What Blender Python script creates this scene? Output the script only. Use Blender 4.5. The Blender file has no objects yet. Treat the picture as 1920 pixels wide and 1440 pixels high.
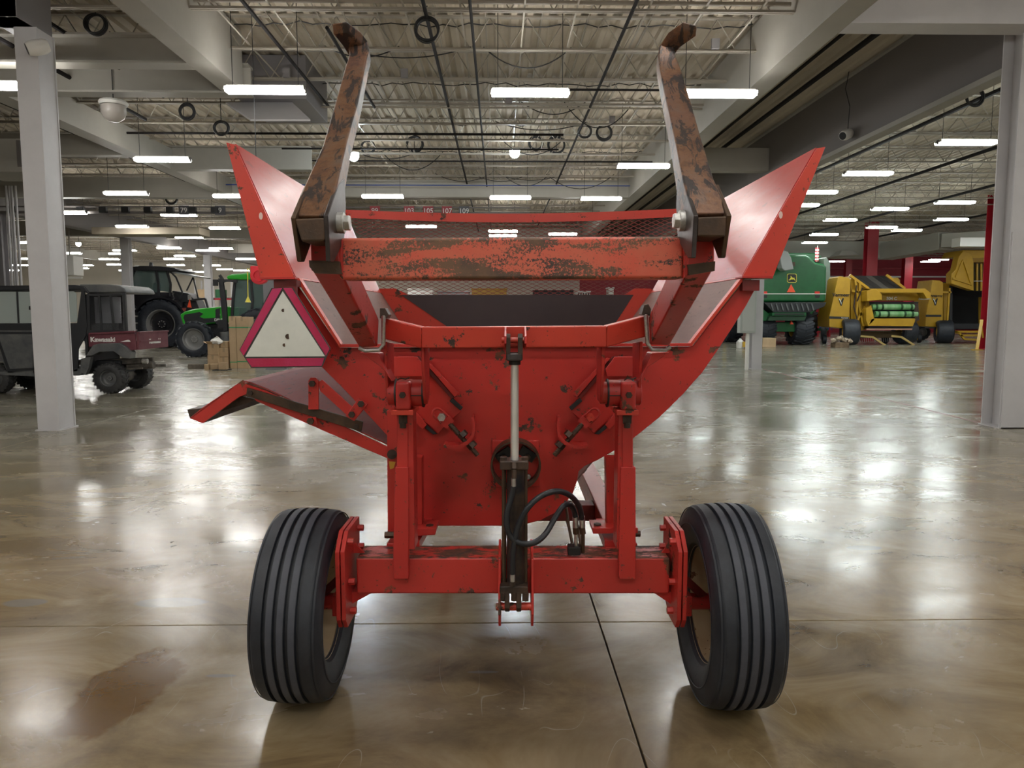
import bpy, bmesh, math, random
from mathutils import Vector, Matrix
random.seed(7)
sc = bpy.context.scene
C = sc.collection
PI = math.pi
# ---------------------------------------------------------------- camera, world, exposure
F, PITCH, YAW, HC = 1386.0, math.radians(5.36), math.radians(1.03), 1.5
cp, sp = math.cos(PITCH), math.sin(PITCH)
cy_, sy_ = math.cos(YAW), math.sin(YAW)
cam = bpy.data.cameras.new('camera'); co = bpy.data.objects.new('camera', cam); C.objects.link(co)
cam.sensor_width = 36.0; cam.lens = F/1920*36; cam.clip_end = 300
co.location = (0, 0, HC); co.rotation_euler = (PI/2-PITCH, 0, -YAW)
sc.camera = co
w = bpy.data.worlds.new('world'); sc.world = w; w.use_nodes = True
w.node_tree.nodes['Background'].inputs[0].default_value = (1, .97, .92, 1)
w.node_tree.nodes['Background'].inputs[1].default_value = 0.0
sc.view_settings.view_transform = 'Standard'; sc.view_settings.look = 'None'
sc.view_settings.gamma = 1; sc.view_settings.use_curve_mapping = False
sc.view_settings.exposure = 0.14
LIGHT_E = 46.0      # emission of the tube-light diffusers
sc.cycles.max_bounces = 8; sc.cycles.diffuse_bounces = 4; sc.cycles.glossy_bounces = 4
sc.cycles.sample_clamp_indirect = 4.0

# ---------------------------------------------------------------- pixel <-> place
def M(px, py, y):                       # machine frame: y metres straight ahead of the camera
    u, v = (px-960)/F, (720-py)/F
    t = y/(cp+v*sp)
    return Vector((u*t, y, HC+t*(v*cp-sp)))
def toW(p): return Vector((p[0]*cy_+p[1]*sy_, -p[0]*sy_+p[1]*cy_, p[2]))
def ray(px, py):
    u, v = (px-960)/F, (720-py)/F
    return toW((u, cp+v*sp, v*cp-sp))
def W(px, py, Y): r = ray(px, py); t = Y/r.y; return Vector((r.x*t, Y, HC+r.z*t))
def WZ(px, py, Z): r = ray(px, py); t = (Z-HC)/r.z; return Vector((r.x*t, r.y*t, Z))
def WX(px, py, X): r = ray(px, py); t = X/r.x; return Vector((X, r.y*t, HC+r.z*t))

# ---------------------------------------------------------------- mesh building
def frame_of(d, up=None):
    d = Vector(d).normalized()
    a = Vector(up) if up is not None else (Vector((0, 0, 1)) if abs(d.z) < .95 else Vector((1, 0, 0)))
    x = d.cross(a).normalized(); y = x.cross(d).normalized()
    return d, x, y
class MB:
    def __init__(s): s.v = []; s.f = []
    def add(s, vs, fs):
        o = len(s.v); s.v += [tuple(p) for p in vs]; s.f += [tuple(i+o for i in f) for f in fs]; return s
    def hexa(s, p):                     # p: 8 points, quad a (0-3) and quad b (4-7)
        return s.add(p, [(3,2,1,0),(4,5,6,7),(0,1,5,4),(1,2,6,5),(2,3,7,6),(3,0,4,7)])
    def box(s, a, b):
        x0,y0,z0 = a; x1,y1,z1 = b
        return s.hexa([(x0,y0,z0),(x1,y0,z0),(x1,y1,z0),(x0,y1,z0),(x0,y0,z1),(x1,y0,z1),(x1,y1,z1),(x0,y1,z1)])
    def bar(s, p0, p1, w, h, up=None):
        p0, p1 = Vector(p0), Vector(p1); d, x, y = frame_of(p1-p0, up)
        q = [(-w/2,-h/2),(w/2,-h/2),(w/2,h/2),(-w/2,h/2)]
        return s.hexa([p0+x*a+y*b for a,b in q]+[p1+x*a+y*b for a,b in q])
    def prism(s, pts, off):
        n = len(pts); off = Vector(off); a = [Vector(p) for p in pts]
        return s.add(a+[p+off for p in a], [tuple(range(n)), tuple(range(2*n-1, n-1, -1))]+[(i,i+n,(i+1)%n+n,(i+1)%n) for i in range(n)])
    def quad(s, a, b, c, d): return s.add([a,b,c,d], [(0,1,2,3)])
    def cyl(s, p0, p1, r, r1=None, n=12, cap=True, ph=0):
        r1 = r if r1 is None else r1
        p0, p1 = Vector(p0), Vector(p1); d, x, y = frame_of(p1-p0)
        cs = [(math.cos(2*PI*i/n+ph), math.sin(2*PI*i/n+ph)) for i in range(n)]
        vs = [p0+x*(r*a)+y*(r*b) for a,b in cs]+[p1+x*(r1*a)+y*(r1*b) for a,b in cs]
        fs = [(i,(i+1)%n,(i+1)%n+n,i+n) for i in range(n)]
        if cap: fs += [tuple(range(n-1,-1,-1)), tuple(range(n,2*n))]
        return s.add(vs, fs)
    def tube(s, path, r, n=8, closed=False, cap=True):
        path = [Vector(p) for p in path]; m = len(path); vs = []; px = None
        for i, p in enumerate(path):
            if closed: d = path[(i+1)%m]-path[i-1]
            else: d = path[min(i+1,m-1)]-path[max(i-1,0)]
            d.normalize()
            if px is None: _, x, y = frame_of(d)
            else:
                x = (px-d*px.dot(d)).normalized(); y = x.cross(d).normalized()
            px = x; rr = r[i] if isinstance(r, (list, tuple)) else r
            vs += [p+x*(rr*math.cos(2*PI*k/n))+y*(rr*math.sin(2*PI*k/n)) for k in range(n)]
        fs = []
        for i in range(m if closed else m-1):
            j = (i+1)%m
            fs += [(i*n+k, i*n+(k+1)%n, j*n+(k+1)%n, j*n+k) for k in range(n)]
        if cap and not closed: fs += [tuple(range(n-1,-1,-1)), tuple(range((m-1)*n, m*n))]
        return s.add(vs, fs)
    def lathe(s, prof, o, ax, n=48, closed=False, a0=0, a1=2*PI):   # prof: (radius, along axis)
        o = Vector(o); d, x, y = frame_of(ax); m = len(prof); full = abs(a1-a0-2*PI) < 1e-6
        k = n if full else n+1; vs = []
        for i in range(k):
            a = a0+(a1-a0)*i/n; c = x*math.cos(a)+y*math.sin(a)
            vs += [o+c*r+d*h for r, h in prof]
        fs = []
        for i in range(n):
            j = (i+1)%k
            for q in range(m if closed else m-1):
                q2 = (q+1)%m; fs.append((i*m+q, i*m+q2, j*m+q2, j*m+q))
        return s.add(vs, fs)
    def ring(s, o, ax, r, w, t, n=32, a0=0, a1=2*PI):
        return s.lathe([(r-t,-w/2),(r,-w/2),(r,w/2),(r-t,w/2)], o, ax, n, True, a0, a1)
    def hexhead(s, p, d, r=.014, h=.012):
        p = Vector(p); d = Vector(d).normalized(); return s.cyl(p, p+d*h, r, n=6)
    def coil(s, c, r, tr, turns=4, n=26, ax=(0,1,0), seed=1):
        rg = random.Random(seed)
        for t in range(turns):
            d, x, y = frame_of(ax); rr = r*(1+rg.uniform(-.08,.08)); o = Vector(c)+Vector((rg.uniform(-.06,.06)*r, rg.uniform(-.3,.3)*r, rg.uniform(-.08,.08)*r)); sq = rg.uniform(.85, 1.1)
            s.tube([o+x*(rr*math.cos(2*PI*i/n))+y*(rr*sq*math.sin(2*PI*i/n)) for i in range(n)], tr, 5, True)
        return s
def build(name, mb, mat, parent=None, origin=(0,0,0), bevel=0, smooth=True, angle=35, normals=True, seg=2):
    me = bpy.data.meshes.new(name); o = Vector(origin)
    me.from_pydata([(p[0]-o.x, p[1]-o.y, p[2]-o.z) for p in mb.v], [], mb.f)
    if normals:
        bm = bmesh.new(); bm.from_mesh(me); bmesh.ops.recalc_face_normals(bm, faces=bm.faces); bm.to_mesh(me); bm.free()
    if smooth:
        me.polygons.foreach_set('use_smooth', [True]*len(me.polygons)); me.set_sharp_from_angle(angle=math.radians(angle))
    me.materials.append(mat)
    ob = bpy.data.objects.new(name, me); C.objects.link(ob)
    if parent is not None: ob.parent = parent
    else: ob.location = o
    if bevel:
        b = ob.modifiers.new('bevel', 'BEVEL'); b.width = bevel; b.segments = seg; b.limit_method = 'ANGLE'; b.angle_limit = math.radians(40)
        b.harden_normals = True
    return ob
def empty(name, loc, rz=0):
    o = bpy.data.objects.new(name, None); C.objects.link(o); o.location = loc; o.rotation_euler = (0,0,rz); o.empty_display_size = .2; return o
def tag(o, label=None, cat=None, group=None, kind=None):
    if label: o['label'] = label
    if cat: o['category'] = cat
    if group: o['group'] = group
    if kind: o['kind'] = kind
    return o
class Thing:                            # world coordinates in, parts parented to an Empty at the base
    def __init__(s, name, label, cat, loc, group=None, rz=0):
        s.o = Vector(loc); s.r = empty(name, loc, rz); tag(s.r, label, cat, group)
    def part(s, name, mb, mat, parent=None, **k):
        return build(name, mb, mat, parent or s.r, s.o, **k)
def copy_tree(o, parent=None):
    c = o.copy(); C.objects.link(c)
    if parent: c.parent = parent
    for ch in list(o.children): copy_tree(ch, c)
    return c
def text(name, body, size, loc, rot, mat, parent=None, origin=(0,0,0), ext=.003, bold=0, sx=1.0):
    cu = bpy.data.curves.new('t', 'FONT'); cu.body = body; cu.size = size; cu.extrude = ext; cu.offset = bold; cu.align_x = 'CENTER'; cu.align_y = 'CENTER'
    t = bpy.data.objects.new('t', cu); C.objects.link(t)
    dg = bpy.context.evaluated_depsgraph_get(); me = bpy.data.meshes.new_from_object(t.evaluated_get(dg))
    bpy.data.objects.remove(t); bpy.data.curves.remove(cu)
    R = Matrix.Translation(Vector(loc)-Vector(origin)) @ rot.to_4x4() @ Matrix.Diagonal((sx,1,1,1))
    me.transform(R); me.materials.clear(); me.materials.append(mat)
    ob = bpy.data.objects.new(name, me); C.objects.link(ob)
    if parent is not None: ob.parent = parent
    return ob
FACE = Matrix.Rotation(PI/2, 3, 'X')    # text upright, facing -Y (towards the camera)

# ---------------------------------------------------------------- materials
def nodes(m):
    m.use_nodes = True; nt = m.node_tree; return nt, nt.nodes, nt.links, nt.nodes['Principled BSDF']
def c4(c): return (c[0], c[1], c[2], 1)
def plain(name, col, rough=.5, metal=0, spec=.5, emit=0, alpha=1, trans=0, coat=0):
    m = bpy.data.materials.new(name); nt, N, L, b = nodes(m)
    b.inputs['Base Color'].default_value = c4(col); b.inputs['Roughness'].default_value = rough; b.inputs['Metallic'].default_value = metal
    b.inputs['Specular IOR Level'].default_value = spec; b.inputs['Coat Weight'].default_value = coat
    if emit: b.inputs['Emission Color'].default_value = c4(col); b.inputs['Emission Strength'].default_value = emit
    if alpha < 1: b.inputs['Alpha'].default_value = alpha
    if trans: b.inputs['Transmission Weight'].default_value = trans
    return m
def noise(N, L, co, scale, detail=4, rough=.6, dist=0, sc3=None):
    n = N.new('ShaderNodeTexNoise'); n.inputs['Scale'].default_value = scale; n.inputs['Detail'].default_value = detail
    n.inputs['Roughness'].default_value = rough; n.inputs['Distortion'].default_value = dist
    if sc3:
        mp = N.new('ShaderNodeMapping'); mp.inputs['Scale'].default_value = sc3; L.new(co, mp.inputs['Vector']); co = mp.outputs['Vector']
    L.new(co, n.inputs['Vector']); return n.outputs['Fac']
def ramp(N, L, fac, stops):
    r = N.new('ShaderNodeValToRGB'); e = r.color_ramp.elements
    while len(e) < len(stops): e.new(.5)
    for x, (p, c) in zip(e, stops): x.position = p; x.color = c4(c) if not isinstance(c, (int, float)) else (c, c, c, 1)
    L.new(fac, r.inputs['Fac']); return r.outputs['Color']
def mix(N, L, fac, a, b, typ='MIX'):
    m = N.new('ShaderNodeMix'); m.data_type = 'RGBA'; m.blend_type = typ
    if isinstance(fac, (int, float)): m.inputs[0].default_value = fac
    else: L.new(fac, m.inputs[0])
    for i, q in ((6, a), (7, b)):
        if isinstance(q, tuple): m.inputs[i].default_value = c4(q)
        else: L.new(q, m.inputs[i])
    return m.outputs[2]
def math_(N, L, op, a, b=None):
    m = N.new('ShaderNodeMath'); m.operation = op
    for i, q in enumerate((a, b)):
        if q is None: continue
        if isinstance(q, (int, float)): m.inputs[i].default_value = q
        else: L.new(q, m.inputs[i])
    return m.outputs[0]
def bump(N, L, b, h, strength=.2, dist=.01):
    n = N.new('ShaderNodeBump'); n.inputs['Strength'].default_value = strength; n.inputs['Distance'].default_value = dist
    L.new(h, n.inputs['Height']); L.new(n.outputs['Normal'], b.inputs['Normal'])
def grimy(name, col, col2, rough=.5, scale=6, metal=0, bmp=.1, lo=.35, hi=.65, r2=None, sc3=None, coat=0):
    m = bpy.data.materials.new(name); nt, N, L, b = nodes(m)
    co = N.new('ShaderNodeTexCoord').outputs['Object']
    f = noise(N, L, co, scale, 6, .65, sc3=sc3)
    L.new(ramp(N, L, f, [(lo, col), (hi, col2)]), b.inputs['Base Color'])
    b.inputs['Metallic'].default_value = metal; b.inputs['Coat Weight'].default_value = coat
    L.new(ramp(N, L, f, [(lo, rough), (hi, rough if r2 is None else r2)]), b.inputs['Roughness'])
    if bmp: bump(N, L, b, noise(N, L, co, scale*8, 3), bmp, .004)
    return m
def chipped(name, col, col2, chip=(.035,.025,.02), amt=.62, scale=9, rough=.35, worn=None, fine=60, topwear=False):
    """old paint: two tones of paint, dark chips with hard edges, optional scuffed top faces"""
    m = bpy.data.materials.new(name); nt, N, L, b = nodes(m)
    tc = N.new('ShaderNodeTexCoord'); co = tc.outputs['Object']
    base = ramp(N, L, noise(N, L, co, 2.2, 3), [(.35, col), (.65, col2)])
    f = noise(N, L, co, scale, 8, .72)
    k = ramp(N, L, f, [(amt, 0.0), (amt+.015, 1.0)])
    sp_ = noise(N, L, co, fine, 3, .6)
    k2 = ramp(N, L, sp_, [(.675, 0.0), (.69, .8)])
    kk = math_(N, L, 'MAXIMUM', k, k2)
    if topwear:
        g = N.new('ShaderNodeNewGeometry'); s = N.new('ShaderNodeSeparateXYZ'); L.new(g.outputs['Normal'], s.inputs[0])
        up = ramp(N, L, s.outputs['Z'], [(.5, 0.0), (.9, 1.0)])
        tw = math_(N, L, 'MULTIPLY', up, ramp(N, L, noise(N, L, co, 7, 8, .75, sc3=(1, 3, 1)), [(.46, 0.0), (.5, 1.0)]))
        kk = math_(N, L, 'MAXIMUM', kk, tw)
    c = mix(N, L, kk, base, ramp(N, L, noise(N, L, co, 20, 4), [(.4, chip), (.62, (.16,.06,.03))]))
    L.new(c, b.inputs['Base Color'])
    L.new(ramp(N, L, kk, [(0, rough), (1, .7)]), b.inputs['Roughness'])
    bump(N, L, b, math_(N, L, 'ADD', noise(N, L, co, 40, 3), math_(N, L, 'MULTIPLY', kk, -.8)), .12, .003)
    return m
RED = chipped('red_paint', (.50,.030,.022), (.40,.025,.022), amt=.605)
REDTOP = chipped('red_paint_scuffed_top', (.50,.036,.028), (.42,.030,.025), amt=.585, topwear=True)
REDBRIGHT = chipped('red_paint_bright', (.58,.055,.030), (.50,.040,.026), amt=.60)
REDDK = grimy('dark_red_paint', (.20,.014,.012), (.10,.012,.01), .5, 5)
def bar_mat():
    """sun-faded red tube whose middle is scuffed down to rusty steel"""
    m = bpy.data.materials.new('faded_red_rubbed_bar'); nt, N, L, b = nodes(m)
    co = N.new('ShaderNodeTexCoord').outputs['Object']
    s = N.new('ShaderNodeSeparateXYZ'); L.new(co, s.inputs[0])
    base = ramp(N, L, noise(N, L, co, 6, 5), [(.35, (.62,.095,.06)), (.65, (.56,.15,.09))])
    cx = ramp(N, L, math_(N, L, 'ABSOLUTE', math_(N, L, 'ADD', s.outputs['X'], .02)), [(.02, .10), (.25, .02), (.36, -.13)])
    f = math_(N, L, 'ADD', noise(N, L, co, 130, 4, .8), math_(N, L, 'MULTIPLY', noise(N, L, co, 10, 4, sc3=(.5,1,2.2)), 1.2))
    f = math_(N, L, 'ADD', f, cx)
    k = ramp(N, L, math_(N, L, 'MULTIPLY', f, .6), [(.672, 0.0), (.70, 1.0)])
    zz = ramp(N, L, s.outputs['Z'], [(.0, 0.0), (1, 1.0)])
    rust = ramp(N, L, noise(N, L, co, 9, 5), [(.4, (.15,.085,.05)), (.6, (.055,.04,.036))])
    L.new(mix(N, L, k, base, rust), b.inputs['Base Color']); L.new(ramp(N, L, k, [(0, .36), (1, .6)]), b.inputs['Roughness'])
    bump(N, L, b, noise(N, L, co, 90, 3), .1, .002)
    return m
BARMAT = bar_mat()
def rust_mat():
    m = bpy.data.materials.new('rusty_fork_steel'); nt, N, L, b = nodes(m)
    co = N.new('ShaderNodeTexCoord').outputs['Object']
    base = ramp(N, L, noise(N, L, co, 14, 7, .7), [(.34, (.07,.038,.03)), (.5, (.18,.09,.046)), (.66, (.15,.105,.085))])
    f = noise(N, L, co, 16, 6, .7, .6, sc3=(1.6, .6, .6))
    k = ramp(N, L, f, [(.51, 0.0), (.55, .92)])
    pur = ramp(N, L, noise(N, L, co, 3, 3), [(.45, 0.0), (.7, .5)])
    c = mix(N, L, pur, base, (.16,.085,.075)); L.new(mix(N, L, k, c, (.03,.028,.03)), b.inputs['Base Color'])
    b.inputs['Roughness'].default_value = .40; b.inputs['Metallic'].default_value = .35
    bump(N, L, b, noise(N, L, co, 50, 5), .3, .004)
    return m
RUST = rust_mat()
DKSTEEL = grimy('dark_brown_steel', (.030,.022,.018), (.075,.045,.03), .5, 14, .3, .2)
BRKT = grimy('grey_steel_plate', (.10,.095,.10), (.05,.04,.038), .38, 8, .6, .1)
CAPST = grimy('brown_capped_steel', (.09,.05,.028), (.045,.03,.02), .5, 14, .3, .2)
ZINC = grimy('zinc_bolt', (.62,.62,.60), (.35,.33,.30), .35, 40, .6, .1)
CHROME = plain('chrome_rod', (.90,.93,.96), .32, .75)
SILVER = grimy('aluminium_fitting', (.6,.6,.6), (.4,.4,.42), .3, 60, .9, .1)
BLKRUB = plain('black_hose_rubber', (.012,.014,.018), .45)
def wing_mat(name, a, b_, scratch, rough, metal=0):
    m = bpy.data.materials.new(name); nt, N, L, b = nodes(m)
    co = N.new('ShaderNodeTexCoord').outputs['Object']
    f = noise(N, L, co, 5, 6, .7, sc3=(6, .5, 1.2)); g = noise(N, L, co, 22, 5, .75, .3, sc3=(2.4, .35, .5))
    c = ramp(N, L, f, [(.35, a), (.68, b_)])
    k = ramp(N, L, g, [(.60, 0.0), (.64, .7)])
    L.new(mix(N, L, k, c, scratch), b.inputs['Base Color'])
    L.new(ramp(N, L, f, [(.3, rough), (.7, rough+.12)]), b.inputs['Roughness']); b.inputs['Metallic'].default_value = metal
    bump(N, L, b, noise(N, L, co, 12, 3, sc3=(1,.3,1)), .06, .01)
    return m
WING = wing_mat('polished_red_wing', (.42,.020,.020), (.47,.045,.04), (.26,.025,.025), .27)
WORN = wing_mat('worn_tub_steel', (.15,.075,.065), (.24,.14,.12), (.08,.045,.04), .5, .0)
WEAR = grimy('dark_wear_plate', (.030,.020,.024), (.04,.028,.03), .45, 3)
CHUTE = wing_mat('scratched_chute_red', (.24,.022,.018), (.29,.04,.03), (.03,.008,.008), .46)
def tyre_mat(name, a, b_):
    m = bpy.data.materials.new(name); nt, N, L, b = nodes(m)
    co = N.new('ShaderNodeTexCoord').outputs['Object']
    L.new(ramp(N, L, noise(N, L, co, 7, 6, .7), [(.38, a), (.72, b_)]), b.inputs['Base Color'])
    b.inputs['Roughness'].default_value = .52
    bump(N, L, b, noise(N, L, co, 60, 4), .15, .003)
    return m
TYRE = tyre_mat('tyre_rubber', (.012,.015,.022), (.028,.034,.046))
TREAD = tyre_mat('tread_rubber', (.048,.054,.072), (.068,.075,.096))
OLDTYRE = tyre_mat('dusty_tyre_rubber', (.02,.02,.021), (.045,.043,.042))
RIMC = chipped('cream_rim_paint', (.50,.42,.28), (.42,.33,.20), (.12,.06,.03), .60, 12, .5)
SMVW = grimy('sign_white', (.72,.74,.68), (.60,.63,.58), .3, 4)
def smv_mat():
    m = bpy.data.materials.new('sign_magenta_reflector'); nt, N, L, b = nodes(m)
    co = N.new('ShaderNodeTexCoord').outputs['Object']
    L.new(ramp(N, L, noise(N, L, co, 4, 3), [(.4, (.42,.012,.065)), (.62, (.46,.03,.12))]), b.inputs['Base Color'])
    b.inputs['Roughness'].default_value = .22; b.inputs['Sheen Weight'].default_value = .3
    bump(N, L, b, noise(N, L, co, 120, 2), .5, .002)
    return m
SMVM = smv_mat()
CREAM = grimy('cream_deck_paint', (.46,.40,.31), (.42,.365,.28), .7, 1.2, 0, 0)
JOIST = plain('joist_paint', (.33,.30,.25), .5)
GIRD = grimy('girder_paint', (.36,.34,.30), (.32,.305,.265), .55, 1.0, 0, 0)
GREYP = grimy('grey_column_paint', (.56,.55,.56), (.50,.49,.50), .5, 1.6, 0, 0)
DKGREY = plain('dark_grey_paint', (.14,.125,.118), .55)
MIDGREY = plain('mid_grey_paint', (.22,.21,.22), .5)
PIPE = plain('black_pipe', (.012,.010,.010), .75, 0, .2)
CABLE = plain('black_cable', (.01,.01,.011), .5)
WHITE = plain('white_paint', (.75,.74,.70), .5)
REDCOL = plain('red_column_paint', (.36,.014,.026), .4)
REDWALL = plain('red_wall_paint', (.30,.016,.03), .55)
BEIGE = plain('beige_wall', (.60,.56,.48), .6)
BLUEC = plain('blue_cable', (.02,.05,.22), .5)
LAMP = plain('lamp_diffuser', (1.0,.985,.94), .4, emit=LIGHT_E)
LAMPR = plain('cool_lamp_diffuser', (.92,1.0,.98), .4, emit=LIGHT_E*.85)
def floor_mat():
    m = bpy.data.materials.new('polished_concrete'); nt, N, L, b = nodes(m)
    g = N.new('ShaderNodeNewGeometry'); co = g.outputs['Position']
    oi = N.new('ShaderNodeObjectInfo')
    s = N.new('ShaderNodeSeparateXYZ'); L.new(co, s.inputs[0])
    big = noise(N, L, co, .35, 5, .6, .4, sc3=(.7, 1.6, 1)); mid = noise(N, L, co, 1.5, 7, .68, .8, sc3=(.8, 1.3, 1))
    c = ramp(N, L, mid, [(.30, (.085,.050,.018)), (.5, (.235,.165,.078)), (.78, (.40,.32,.20))])
    c = mix(N, L, ramp(N, L, big, [(.45, 0.0), (.66, .5)]), c, (.15,.135,.115))
    # far away the slabs turn paler and greyer
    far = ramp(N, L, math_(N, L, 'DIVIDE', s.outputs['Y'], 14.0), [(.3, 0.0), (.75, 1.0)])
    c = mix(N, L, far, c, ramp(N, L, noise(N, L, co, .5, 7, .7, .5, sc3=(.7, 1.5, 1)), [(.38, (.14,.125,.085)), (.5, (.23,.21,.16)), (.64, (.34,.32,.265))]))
    # amber sealer stain beside the left wheel
    def blob(cx, cy, rx, ry, lo=.7, hi=1.0, na=1.6):
        a = math_(N, L, 'DIVIDE', math_(N, L, 'SUBTRACT', s.outputs['X'], cx), rx); d = math_(N, L, 'DIVIDE', math_(N, L, 'SUBTRACT', s.outputs['Y'], cy), ry)
        r = math_(N, L, 'ADD', math_(N, L, 'MULTIPLY', a, a), math_(N, L, 'MULTIPLY', d, d))
        r = math_(N, L, 'ADD', r, math_(N, L, 'MULTIPLY', math_(N, L, 'SUBTRACT', noise(N, L, co, 4, 5), .5), na))
        return ramp(N, L, r, [(lo, 1.0), (hi, 0.0)])
    p = WZ(235, 1290, 0); c = mix(N, L, math_(N, L, 'MULTIPLY', blob(p.x, p.y, .23, .42, .55, .75), .85), c, (.11,.048,.002))
    p = WZ(180, 1030, 0); c = mix(N, L, math_(N, L, 'MULTIPLY', blob(p.x, p.y, .9, .5, .3, 1), .35), c, (.20,.13,.05))
    for q, rx, ry in (((45,1130), .12, .06), ((320,1130), .2, .07), ((415,1267), .07, .016), ((1620,1027), .12, .05), ((905,1260), .07, .012)):
        p = WZ(q[0], q[1], 0); c = mix(N, L, math_(N, L, 'MULTIPLY', blob(p.x, p.y, rx, ry, na=.8), .5), c, (.16,.17,.18))
    # hairline scratches
    sc_ = noise(N, L, co, 1.6, 0, .5, .2, sc3=(3.5, 1.1, 1)); line = math_(N, L, 'ABSOLUTE', math_(N, L, 'SUBTRACT', sc_, .5))
    k = math_(N, L, 'MULTIPLY', ramp(N, L, line, [(.0, 1.0), (.0028, 0.0)]), ramp(N, L, noise(N, L, co, 2.3, 2), [(.52, 0.0), (.6, .45)]))
    c = mix(N, L, k, c, (.45,.43,.38))
    hv = N.new('ShaderNodeHueSaturation'); L.new(c, hv.inputs['Color']); L.new(math_(N, L, 'ADD', math_(N, L, 'MULTIPLY', oi.outputs['Random'], .18), .91), hv.inputs['Value'])
    L.new(hv.outputs[0], b.inputs['Base Color'])
    rr = ramp(N, L, noise(N, L, co, 1.1, 6, .65, .5, sc3=(.8,1.3,1)), [(.35, .15), (.7, .33)]); L.new(rr, b.inputs['Roughness'])
    b.inputs['Specular IOR Level'].default_value = .75; b.inputs['Coat Weight'].default_value = .10; b.inputs['Coat Roughness'].default_value = .12
    h = math_(N, L, 'ADD', noise(N, L, co, 16, 4, .6), math_(N, L, 'MULTIPLY', noise(N, L, co, 2.2, 3), 2.0))
    bump(N, L, b, h, .10, .006)
    return m
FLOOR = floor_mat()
JOINT = plain('joint_filler', (.06,.052,.042), .8)

# ================================================================ THE HALL
ZD, ZC = 6.05, 5.5            # deck and joist bottom chord, main hall
ZDR, ZCR = 6.75, 6.2          # east hall is a little higher
X0, X1, Y0, Y1 = -40.0, 42.0, -10.0, 62.0
XB = 6.75                     # line of columns and bulkhead between the halls
# floor: saw-cut slabs
fl = build('floor', MB().box((X0,Y0,-.25), (X1,Y1,-.022)), JOINT, origin=(0,0,0)); tag(fl, kind='structure')
xs = [X0]+[.49+6.1*k for k in range(-6, 7)]+[X1]; ys = [Y0, -2.72, 3.49, 9.72, 15.95, 22.2, 32.0, 46.0, Y1]
for i in range(len(xs)-1):
    for j in range(len(ys)-1):
        g = .0032
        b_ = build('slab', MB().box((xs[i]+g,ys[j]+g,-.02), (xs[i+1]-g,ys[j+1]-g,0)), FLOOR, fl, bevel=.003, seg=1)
# red paint line across the floor of the east side
a, b2 = WZ(1430, 692, 0), WZ(1845, 795, 0)
line = plain('red_floor_line', (.22,.05,.04), .4)
build('painted_line', MB().bar((a.x,a.y,.0005), (b2.x,b2.y,.0005), .05, .001), line, fl)
# walls
def wall(name, a, b, mat): return tag(build(name, MB().box(a, b), mat), kind='structure')
wall('wall_left', (X0-.2,Y0,0), (X0,Y1,ZD), BEIGE); wall('wall_back', (X0,Y0-.2,0), (X1,Y0,ZDR), BEIGE)
wf = wall('wall_front', (X0,Y1,0), (XB,Y1+.2,ZD), BEIGE)
wr = wall('wall_right', (X1,Y0,0), (X1+.2,Y1,ZDR), REDWALL)
wf2 = wall('trim_1', (XB,Y1,0), (X1,Y1+.2,ZDR), REDWALL)
for z in (3.1, 4.6, 5.3):
    build('wall_rail', MB().box((XB,Y1-.12,z), (X1,Y1,z+.12)), WHITE if z == 4.6 else REDCOL, wf2)
# ceiling deck, corrugated along Y
def deck(xa, xb, z, pitch=.24):
    mb = MB(); x = xa; pts = []
    while x < xb:
        pts += [(x, z), (x+pitch*.36, z), (x+pitch*.5, z-.045), (x+pitch*.86, z-.045)]; x += pitch
    vs = []
    for x, z_ in pts: vs += [(x, Y0, z_), (x, Y1, z_)]
    return mb.add(vs, [(2*i, 2*i+1, 2*i+3, 2*i+2) for i in range(len(pts)-1)])
ce = build('ceiling', deck(X0, XB, ZD), CREAM, normals=False, smooth=False); tag(ce, kind='structure')
fr = empty('trim_3', (0,0,0)); tag(fr, kind='structure')
build('deck_panel', deck(XB, X1, ZDR), CREAM, ce, normals=False, smooth=False)
build('roof_board', MB().box((X0,Y0,ZD+.02), (XB,Y1,ZD+.2)), CREAM, ce)
build('roof_board', MB().box((XB,Y0,ZDR+.02), (X1,Y1,ZDR+.2)).box((XB-.1,Y0,ZD),(XB+.1,Y1,ZDR+.1)), CREAM, fr)
# bar joists
def joist(Y, xa, xb, zc, zd, per=.58, r=.011):
    mb = MB()
    mb.box((xa,Y-.045,zc), (xb,Y-.008,zc+.012)).box((xa,Y+.008,zc), (xb,Y+.045,zc+.012)).box((xa,Y-.012,zc+.012),(xb,Y-.008,zc+.045)).box((xa,Y+.008,zc+.012),(xb,Y+.012,zc+.045))
    mb.box((xa,Y-.045,zd-.07), (xb,Y+.045,zd-.045))
    x = xa; n = int((xb-xa)/per)
    for k in range(n):
        a = (xa+k*per, Y, zc+.02); b = (xa+(k+.5)*per, Y, zd-.06); c = (xa+(k+1)*per, Y, zc+.02)
        mb.cyl(a, b, r, n=3, cap=False); mb.cyl(b, c, r, n=3, cap=False)
    return mb
Yj = 10.22
jm = build('joist', joist(0, -30.0, 3.95, ZC, ZD), JOIST, fr, normals=False, smooth=False); jm.location.y = Yj
for k in list(range(-12, 0))+list(range(1, 34)):
    o = jm.copy(); C.objects.link(o); o.parent = fr; o.location.y = Yj+1.47*k
jr = build('joist', joist(0, XB+.1, X1, ZCR, ZDR, .7, .014), JOIST, fr, normals=False, smooth=False); jr.location.y = 11
for k in list(range(-10, 0))+list(range(1, 29)):
    o = jr.copy(); C.objects.link(o); o.parent = fr; o.location.y = 11+1.75*k
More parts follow.
